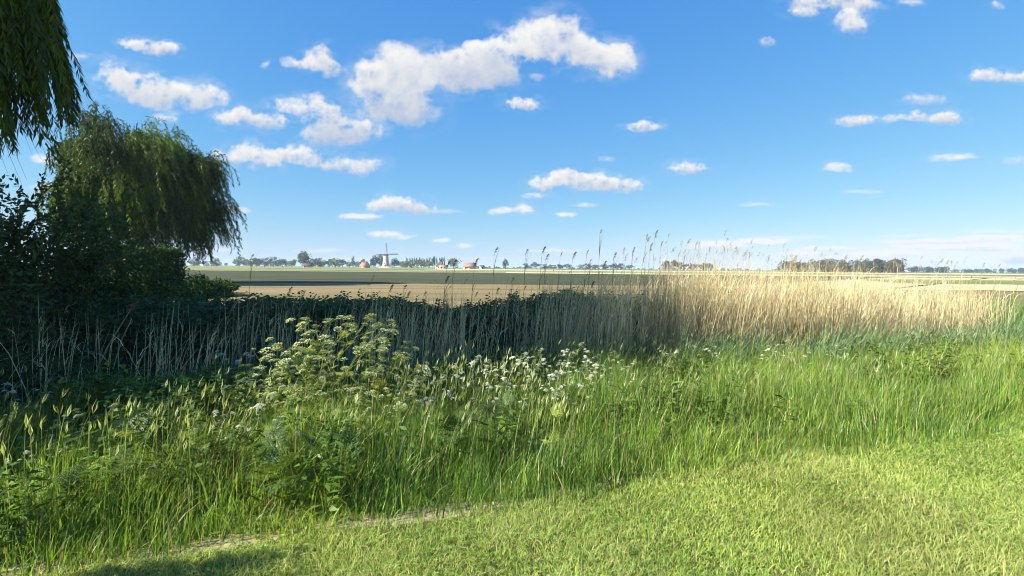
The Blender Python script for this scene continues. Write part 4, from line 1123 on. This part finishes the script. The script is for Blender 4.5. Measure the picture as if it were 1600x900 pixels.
def long_grass():
    g = np.random.default_rng(71); b = MB()
    rows = [(-6.5, -1, 2500), (-1, 3, 2200), (3, 7, 1800), (7, 12, 1300), (12, 20, 620)]
    for s0, s1, dens in rows:
        n = int((s1 - s0) * 4.3 * dens)
        s, t, x, y = scatter(n, s0, s1, -.25, 4.1, g)
        tuft = fbm(s * 1.5, t * 1.5, 3, 170); big = fbm(s * .5, t * .5, 3, 171)
        d = t - edge_t(s)
        keep = (d > -.10 + .14 * g.random(n)) & (g.random(n) < .62 + .9 * tuft)
        s, t, x, y, tuft, big, d = [q[keep] for q in (s, t, x, y, tuft, big, d)]; n = len(s)
        hh = np.interp(d, [0, .25, .8, 2.2, 4.2], [.17, .36, .48, .54, .50]) * (1 + .55 * tuft + .3 * big)
        hh = hh * np.interp(s, [-6, -1, 4, 12, 20], [.95, 1.0, .95, .75, .7])
        hh = hh * (1 - .42 * (1 - sstep(-1.5, 1.5, s)) * sstep(.9, 2.2, d))
        h = hh * g.uniform(.45, 1.15, n)
        dist = np.hypot(x, y)
        green = np.array((.125, .225, .030)); lime = np.array((.255, .355, .045)); blue = np.array((.060, .120, .036)); straw = np.array((.36, .30, .14))
        w = sstep(-.5, .5, big + g.normal(size=n) * .3)[:, None]
        C = green * (1 - w) + lime * w
        C = np.where(g.random((n, 1)) < .18, blue, C); C = np.where(g.random((n, 1)) < .075, straw, C)
        C = C * g.uniform(.75, 1.25, (n, 1))
        az = np.where(g.random(n) < .55, g.normal(.1, .7, n), g.uniform(0, 6.28, n)) + tuft * 3.0
        lean = np.abs(g.normal(.32, .32, n)) + .35 * sstep(.0, .5, big + g.normal(size=n) * .15)
        b.blades(np.stack([x, y, gz(x, y)], 1), h, (.0042 + .00045 * dist) * g.uniform(.5, 1.5, n) * np.where((s < 1) & (g.random(n) < .22), 2.0, 1), az, lean, C, 4)
    tag(b.build('long_grass', M['grass']), 'tall uncut green grass on the ditch verge', 'grass', kind='stuff')
    # flowering grass stalks
    f = MB(); n = 1900
    s, t, x, y = scatter(n, -5.5, 14, .3, 3.9, g)
    z = gz(x, y); h = g.uniform(.55, .85, n) * np.interp(s, [-6, 2, 14], [.95, 1, .95]) * (1 - .35 * (1 - sstep(-1.5, 1.5, s)) * sstep(.9, 2.2, t))
    az = g.normal(.2, .9, n); lean = g.uniform(.05, .4, n)
    P = np.stack([x, y, z], 1)
    C = np.array((.22, .25, .08)) * g.uniform(.8, 1.2, (n, 1))
    f.blades(P, h, .0032, az, lean, C, 4, wpow=6)
    tip = P + np.stack([np.cos(az), np.sin(az), np.zeros(n)], 1) * (lean * h * .9)[:, None] + np.array((0, 0, 1.)) * (h * (.93 - .45 * lean))[:, None]
    for r_ in range(3):
        f.leaves(tip - (0, 0, .03), np.stack([np.cos(az) * .5, np.sin(az) * .5, np.ones(n)], 1) + g.normal(size=(n, 3)) * .1, g.uniform(.05, .10, n), .0055, np.array((.30, .33, .13)) * g.uniform(.8, 1.2, (n, 1)))
    n = 1000                                                        # stouter foxtails along the left front edge
    s, t, x, y = scatter(n, -5.5, .8, .25, 2.4, g); ok = fbm(s * 1.2, t * 1.2, 3, 177) > -.1; s, t, x, y = s[ok], t[ok], x[ok], y[ok]; n = len(s)
    z = gz(x, y); h = g.uniform(.5, .82, n); az = g.normal(.3, .9, n); lean = g.uniform(.03, .35, n)
    P = np.stack([x, y, z], 1); C = np.array((.26, .33, .11)) * g.uniform(.8, 1.2, (n, 1))
    f.blades(P, h, .0042, az, lean, C, 4, wpow=6)
    tip = P + np.stack([np.cos(az), np.sin(az), np.zeros(n)], 1) * (lean * h * .95)[:, None] + np.array((0, 0, 1.)) * (h * (.95 - .45 * lean))[:, None]
    for r_ in range(3):
        f.leaves(tip - (0, 0, .05), np.stack([np.cos(az) * .3, np.sin(az) * .3, np.ones(n)], 1), g.uniform(.06, .10, n), .0085, np.array((.42, .46, .20)) * g.uniform(.8, 1.2, (n, 1)))
    tag(f.build('flowering_grass', M['grass']), 'thin flowering grass stalks with narrow pale seed heads', 'grass', kind='stuff')
long_grass()

# ----------------------------------------------------------------------------- cow parsley
def umbel_mesh(seed, R0, white, name):
    g = np.random.default_rng(seed); b = MB()
    nr = 13; stemC = (.20, .26, .08)
    for i in range(nr):
        a = i * 2.399; r = R0 * math.sqrt((i + .5) / nr)
        c = np.array((r * math.cos(a), r * math.sin(a), R0 * .75 - .5 * r * r / R0 + g.normal() * .002))
        b.tube([(0, 0, 0), c * (.6, .6, .55), c], [.0011, .0009, .0007], 3, stemC)
        m = 12
        aa = g.uniform(0, 6.28, m); rr = R0 * .26 * np.sqrt(g.random(m))
        P = c + np.stack([rr * np.cos(aa), rr * np.sin(aa), g.uniform(0, .006, m)], 1)
        D = np.stack([np.cos(aa), np.sin(aa), g.uniform(.0, .5, m)], 1)
        C = np.where(g.random((m, 1)) < white, np.array((.76, .77, .67)), np.array((.40, .46, .11))) * g.uniform(.85, 1.08, (m, 1))
        b.leaves(P - D * .004, D, .0105, .010, C, roll=np.tile((0, 0, 1.), (m, 1)) + g.normal(size=(m, 3)) * .3, bend=.05)
    return b.mesh(name, M['petal'])

def fern_leaf_mesh(seed, L, C, name='leaf'):
    g = np.random.default_rng(seed); b = MB()
    b.tube([(0, 0, 0), (L * .5, 0, L * .12), (L, 0, L * .02)], [.002, .0015, .0007], 3, C)
    for i in range(9):
        f = .22 + .78 * i / 8
        p0 = np.array((L * f, 0, L * (.24 * f - .22 * f * f)))
        ln = L * .42 * (1.05 - f) + .012
        for sg in (-1, 1):
            d = np.array((.55, sg * .85, g.normal() * .08)); d /= np.linalg.norm(d)
            m = 7; u = np.linspace(.1, 1, m)
            P = p0 + d * (ln * u)[:, None]
            for s2 in (-1, 1):
                sd = np.array((d[1] * s2 * -1, d[0] * s2, 0)) * .8 + d * .7
                b.leaves(P - d * .003, np.tile(sd, (m, 1)) + g.normal(size=(m, 3)) * .15, ln * .34 * (1.15 - u * .7), ln * .115 * (1.15 - u * .6), np.array(C) * g.uniform(.85, 1.15, (m, 1)), roll=np.tile((0, 0, 1.), (m, 1)))
    return b.mesh(name, M['weed'])

UMB_W = [umbel_mesh(1, .040, .92, 'flower_head'), umbel_mesh(2, .034, .85, 'flower_head')]
UMB_Y = [umbel_mesh(3, .048, .10, 'flower_head'), umbel_mesh(4, .042, .35, 'flower_head')]
LEAF_G = [fern_leaf_mesh(1, .21, (.085, .145, .040)), fern_leaf_mesh(2, .16, (.10, .16, .042))]
LEAF_Y = [fern_leaf_mesh(3, .17, (.24, .31, .05)), fern_leaf_mesh(4, .13, (.30, .36, .065))]

def weeds():
    """leafy undergrowth among the grass"""
    FERN = []
    for me in LEAF_G + LEAF_Y:
        V = np.zeros(len(me.vertices) * 3); me.vertices.foreach_get('co', V)
        Q = np.array([list(p.vertices) for p in me.polygons]); c = np.zeros(len(me.vertices) * 4, np.float32); me.attributes['tint'].data.foreach_get('color', c)
        FERN.append((V.reshape(-1, 3), Q, c.reshape(-1, 4)[:, :3]))
    g = np.random.default_rng(81); b = MB()
    for s0, s1, t0, t1, n in [(-6.5, -1.0, .05, 4.2, 1700), (-1, 4.5, .5, 4.2, 800), (4.5, 11, 1.5, 4.0, 450)]:
        s, t, x, y = scatter(n, s0, s1, t0, t1, g)
        keep = fbm(s * .9, t * .9, 3, 190) > -.05
        for xx, yy, ss in zip(x[keep], y[keep], s[keep]):
            if g.random() < (.42 if ss < 1 else .12):               # feathery rosette of cow parsley leaves
                z0 = float(gz(xx, yy)); yel = g.random() < .3; lm = FERN[int(g.integers(0, 2)) + (2 if yel else 0)]
                for q in range(int(g.integers(4, 9))):
                    rot = Matrix.Translation((xx, yy, z0 + g.uniform(.02, .38))) @ Euler((g.uniform(-.6, .6), g.uniform(-1.0, .1), g.uniform(0, 6.28))).to_matrix().to_4x4() @ Matrix.Scale(g.uniform(.7, 1.35) * (1 if ss < 1 else .7), 4)
                    Rm = np.array(rot); V = lm[0] @ Rm[:3, :3].T + Rm[:3, 3]
                    b.add(V, lm[1], None, lm[2] * g.uniform(.8, 1.2))
                continue
            h = g.uniform(.15, .50) * (1.25 if ss < -1 else 1); m = int(h * 52); z0 = float(gz(xx, yy))
            u = g.uniform(.15, 1, m); a = g.uniform(0, 6.28, m)
            D = np.stack([np.cos(a), np.sin(a), g.uniform(-.35, .45, m)], 1)
            P = np.array((xx, yy, z0)) + np.stack([np.cos(a) * .02, np.sin(a) * .02, u * h], 1)
            C = np.array((.085, .150, .034)) * g.uniform(.6, 1.3) * g.uniform(.85, 1.15, (m, 1))
            if g.random() < .2: C = C * (1.5, 1.35, .9)
            b.leaves(P, D, g.uniform(.045, .10) * g.uniform(.7, 1.2, m), g.uniform(.025, .045), C, roll=np.tile((0, 0, 1.), (m, 1)) + g.normal(size=(m, 3)) * .35)
            b.blades(np.array([[xx, yy, z0]]), h, .006, np.array([0.]), .05, np.array((.12, .16, .05)), 3)
    tag(b.build('leafy_weeds', M['weed']), 'broad leaved green weeds growing among the long grass', 'weeds', kind='stuff')

weeds()

def parsley(seed, H, nb, umbs, leafs, label, spread=.30, group=None, n_leaf=6, stemC=(.17, .23, .07), name='cow_parsley', sub=3):
    g = np.random.default_rng(seed)
    t = thing(name, label, 'plant', (0, 0, 0), 0, group)
    sb = MB(); tips = []; nodes = []
    top = np.array((g.normal() * .06, g.normal() * .06, H))
    q = np.linspace(0, 1, 7)[:, None]
    main = top * q + np.array((g.normal() * .03, g.normal() * .03, 0)) * np.sin(q * 3.1)
    sb.tube(main, np.linspace(.0062, .0025, 7), 5, stemC); tips.append((top, np.array((0, 0, 1.))))
    for i in range(nb):
        f = .32 + .62 * i / max(nb - 1, 1); p0 = np.array([np.interp(f, q[:, 0], main[:, k]) for k in range(3)]); nodes.append(p0)
        a = i * 2.4 + g.uniform(-.4, .4); ln = H * spread * g.uniform(.8, 1.25) * (1.35 - .75 * f)
        d = np.array((math.cos(a), math.sin(a), 1.0 + .5 * f)); d /= np.linalg.norm(d)
        e2 = p0 + d * ln; mid = p0 + d * ln * .5 + np.array((math.cos(a), math.sin(a), 0)) * ln * .06
        sb.tube([p0, mid, e2], [.0034, .0026, .0018], 4, stemC); tips.append((e2, d))
        nodes.append(mid)
        for j in range(sub):
            f2 = g.uniform(.35, .9); pp = p0 + (e2 - p0) * f2; a2 = a + g.uniform(-1.4, 1.4)
            d2 = np.array((math.cos(a2) * .8, math.sin(a2) * .8, g.uniform(.5, 1.2))); d2 /= np.linalg.norm(d2); l2 = ln * g.uniform(.3, .55)
            sb.tube([pp, pp + d2 * l2], [.002, .0013], 3, stemC); tips.append((pp + d2 * l2, d2))
    sb.build('stem', M['weed'], t)
    for p, d in tips:
        u = obj('flower_head', umbs[g.integers(0, len(umbs))], t)
        u.location = p; dd = Vector(d) * .6 + Vector((g.normal() * .25, g.normal() * .25, .9)); u.rotation_euler = dd.to_track_quat('Z', 'Y').to_euler()
        k = g.uniform(.6, 1.05) if len(tips) > 40 else g.uniform(.65, 1.15); u.scale = (k, k, k)
    for i in range(n_leaf):
        l = obj('leaf', leafs[g.integers(0, len(leafs))], t)
        p = nodes[g.integers(0, len(nodes))] if i > 2 else np.array((0, 0, H * g.uniform(.05, .25)))
        p = p if i % 3 == 0 else tips[g.integers(0, len(tips))][0] * g.uniform(.55, .95) if n_leaf > 20 else p
        l.location = p; l.rotation_euler = (g.uniform(-.9, .9), g.uniform(-1.0, .3), g.uniform(0, 6.28)); k = g.uniform(.55, 1.0) if n_leaf > 20 else g.uniform(.7, 1.2); l.scale = (k, k, k)
    return t

def put(o, px, top=None, Y=None, rz=None):
    """stand a plant at distance Y so that its top shows at row `top`"""
    p = at(px, top, Y); z0 = float(gz(p.x, Y))
    k = (p.z - z0) / (max(ch.location.z for ch in o.children if ch.name.startswith('flower_head')) + .03)
    w = k * (1.35 if o.name.startswith('hogweed') else 1.1)
    o.location = (p.x, Y, z0); o.scale = (w, w, k)
    for ch in o.children:
        if ch.name.startswith('flower_head'): ch.scale.z = ch.scale.x * w / k
    o.rotation_euler = (0, 0, random.uniform(0, 6.28) if rz is None else rz)

# the large yellow green plant left of the middle: three stems growing together are three plants
b1 = parsley(101, 1.0, 12, UMB_Y, LEAF_Y, 'tallest yellow green flowering umbel plant left of the middle', .62, n_leaf=40, sub=5, stemC=(.25, .29, .08), name='hogweed'); put(b1, 528, top=490, Y=4.55)
b2 = parsley(102, 1.0, 11, UMB_Y, LEAF_Y, 'yellow green umbel plant leaning right beside the tallest one', .62, n_leaf=34, sub=5, stemC=(.25, .29, .08), name='hogweed'); put(b2, 585, top=532, Y=4.45); b2.rotation_euler = (R(6), R(12), 1.2)
b3 = parsley(103, 1.0, 11, UMB_Y, LEAF_Y, 'yellow green umbel plant growing left of the tallest one', .60, n_leaf=34, sub=5, stemC=(.25, .29, .08), name='hogweed'); put(b3, 470, top=525, Y=4.6)
b6 = parsley(106, 1.0, 7, UMB_Y, LEAF_Y, 'low yellow green umbel plant in front of the tallest one', .55, n_leaf=34, sub=4, stemC=(.25, .29, .08), name='hogweed'); put(b6, 548, top=598, Y=4.2)
b7 = parsley(107, 1.0, 7, UMB_Y, LEAF_Y, 'leftmost yellow green umbel plant of the big middle clump', .50, n_leaf=30, sub=4, stemC=(.25, .29, .08), name='hogweed'); put(b7, 425, top=560, Y=4.9)
GH = 'yellow green umbels around the foot of the tall middle clump'; LH = 'low bushy yellow green umbel plant around the foot of the tall middle clump'
h0 = parsley(131, 1.0, 8, UMB_Y, LEAF_Y, LH, .58, group=GH, n_leaf=34, sub=4, stemC=(.25, .29, .08), name='hogweed')
for j, (px, top, Y) in enumerate([(500,572,4.3),(612,596,4.25),(452,596,4.35),(560,640,4.0),(480,640,4.05),(400,585,4.7)]):
    o = h0 if j == 0 else copy_tree(h0); put(o, px, top=top, Y=Y)
GJ = 'yellow green umbels at the left front'; LJ = 'low yellow green umbel plant around the small lit one at the left front'
h1 = parsley(132, 1.0, 6, UMB_Y, LEAF_Y, LJ, .5, group=GJ, n_leaf=26, sub=3, stemC=(.25, .29, .08), name='hogweed')
for j, (px, top, Y) in enumerate([(118,655,3.65),(185,690,3.45),(140,720,3.3),(60,670,3.8)]):
    o = h1 if j == 0 else copy_tree(h1); put(o, px, top=top, Y=Y)
b4 = parsley(104, 1.0, 5, UMB_Y, LEAF_Y, 'small lit yellow green umbel plant in front of the dark left thicket', .46, n_leaf=18, stemC=(.25, .29, .08), name='hogweed'); put(b4, 160, top=632, Y=3.75)
b5 = parsley(105, 1.0, 4, UMB_Y, LEAF_Y, 'slender yellow green umbel plant just right of the small lit one at the left', .42, n_leaf=5, stemC=(.25, .29, .08), name='hogweed'); put(b5, 205, top=640, Y=3.95)
w1 = parsley(111, 1.0, 5, UMB_W, LEAF_G, 'white flowered umbel plant at the far left edge', .35, n_leaf=8); put(w1, 12, top=600, Y=4.4)
w2 = parsley(112, 1.0, 4, UMB_W, LEAF_G, 'cluster of big white flower heads low at the left edge', .5, n_leaf=9); put(w2, 22, top=705, Y=3.3)
w3 = parsley(113, 1.0, 3, UMB_W, LEAF_G, 'tall thin white umbel plant before the dark shrubs at the left', .30, n_leaf=4); put(w3, 66, top=605, Y=5.0)
w4 = parsley(114, 1.0, 5, UMB_W, LEAF_G, 'white flowered umbel plant left of the big yellow green plants', .42, n_leaf=8); put(w4, 405, top=622, Y=4.0)
w5 = parsley(115, 1.0, 4, UMB_W, LEAF_G, 'single pale umbel plant rising right of the big yellow green plants', .34, n_leaf=5, sub=2); put(w5, 660, top=568, Y=4.9)
pro = [parsley(121 + i, 1.0, 4 + i % 3, UMB_W if i < 3 else [UMB_W[1], UMB_Y[1]], LEAF_G, 'cow parsley', .38, n_leaf=14) for i in range(4)]
GC = 'cow parsley in the middle of the verge'; LC = 'cow parsley plant with small white flower heads in the middle of the verge'
spots = [(690,600,4.8),(705,588,5.1),(738,572,5.4),(757,580,5.2),(776,590,5.0),(795,576,5.4),(812,566,5.6),(836,560,5.8),(850,574,5.5),(872,582,5.3),(890,564,5.8),(905,550,6.1),(918,570,5.7),(935,560,6.0),(868,600,5.0),(820,606,4.9),(765,612,4.8),(905,604,5.1),(940,585,5.6),(958,566,6.0),(985,580,5.8),(1050,560,6.6),(1110,556,6.9)]
first = set()
def spawn(i):
    if i not in first: first.add(i); return pro[i]
    return copy_tree(pro[i])
for j, (px, top, Y) in enumerate(spots):
    o = spawn(j % 4); put(o, px, top=top - 16, Y=Y); tag(o, LC, 'plant', GC)
GR = 'white umbels in the shaded grass at the right'; LR = 'small white umbel plant in the shaded grass below the sunlit reeds'
for j, (px, top, Y) in enumerate([(1035,545,7.0),(1075,530,7.4),(1195,540,7.2),(1225,530,7.6),(1180,575,6.4),(1255,548,7.2),(1310,540,7.6),(1430,518,8.6)]):
    o = spawn(j % 4); put(o, px, top=top, Y=Y); tag(o, LR, 'plant', GR)
GF = 'white umbels in the left foreground grass'; LF = 'low white umbel plant among the left foreground grass'
for j, (px, top, Y) in enumerate([(240,735,3.3),(290,690,3.6),(345,655,3.9),(360,690,3.6),(440,660,3.9),(480,680,3.7),(430,615,4.4),(380,600,4.6),(520,735,3.4),(590,690,3.8),(620,640,4.3),(560,665,4.0),(90,700,3.6),(60,740,3.3),(110,660,4.0),(500,620,4.3),(350,560,5.2),(395,545,5.4),(300,640,4.4),(265,610,4.8),(670,660,4.2),(640,600,4.7)]):
    o = spawn(j % 4); put(o, px, top=top - 12, Y=Y); tag(o, LF, 'plant', GF)

# ----------------------------------------------------------------------------- thin blue air
hz = bpy.data.materials.new('thin_blue_air'); hz.use_nodes = True; hn = hz.node_tree; hn.nodes.clear()
ho = hn.nodes.new('ShaderNodeOutputMaterial'); hv = hn.nodes.new('ShaderNodeVolumePrincipled')
hv.inputs['Color'].default_value = (0.62, 0.80, 1.0, 1); hv.inputs['Density'].default_value = 0.0002; hv.inputs['Anisotropy'].default_value = 0.0
hn.links.new(hv.outputs[0], ho.inputs['Volume'])
hb_ = MB(); hb_.box((0, 2500, 19.5), (15000, 14000, 41.0))
tag(hb_.build('haze', hz, None, False), 'thin pale blue haze lying over the far fields', 'haze', kind='stuff')
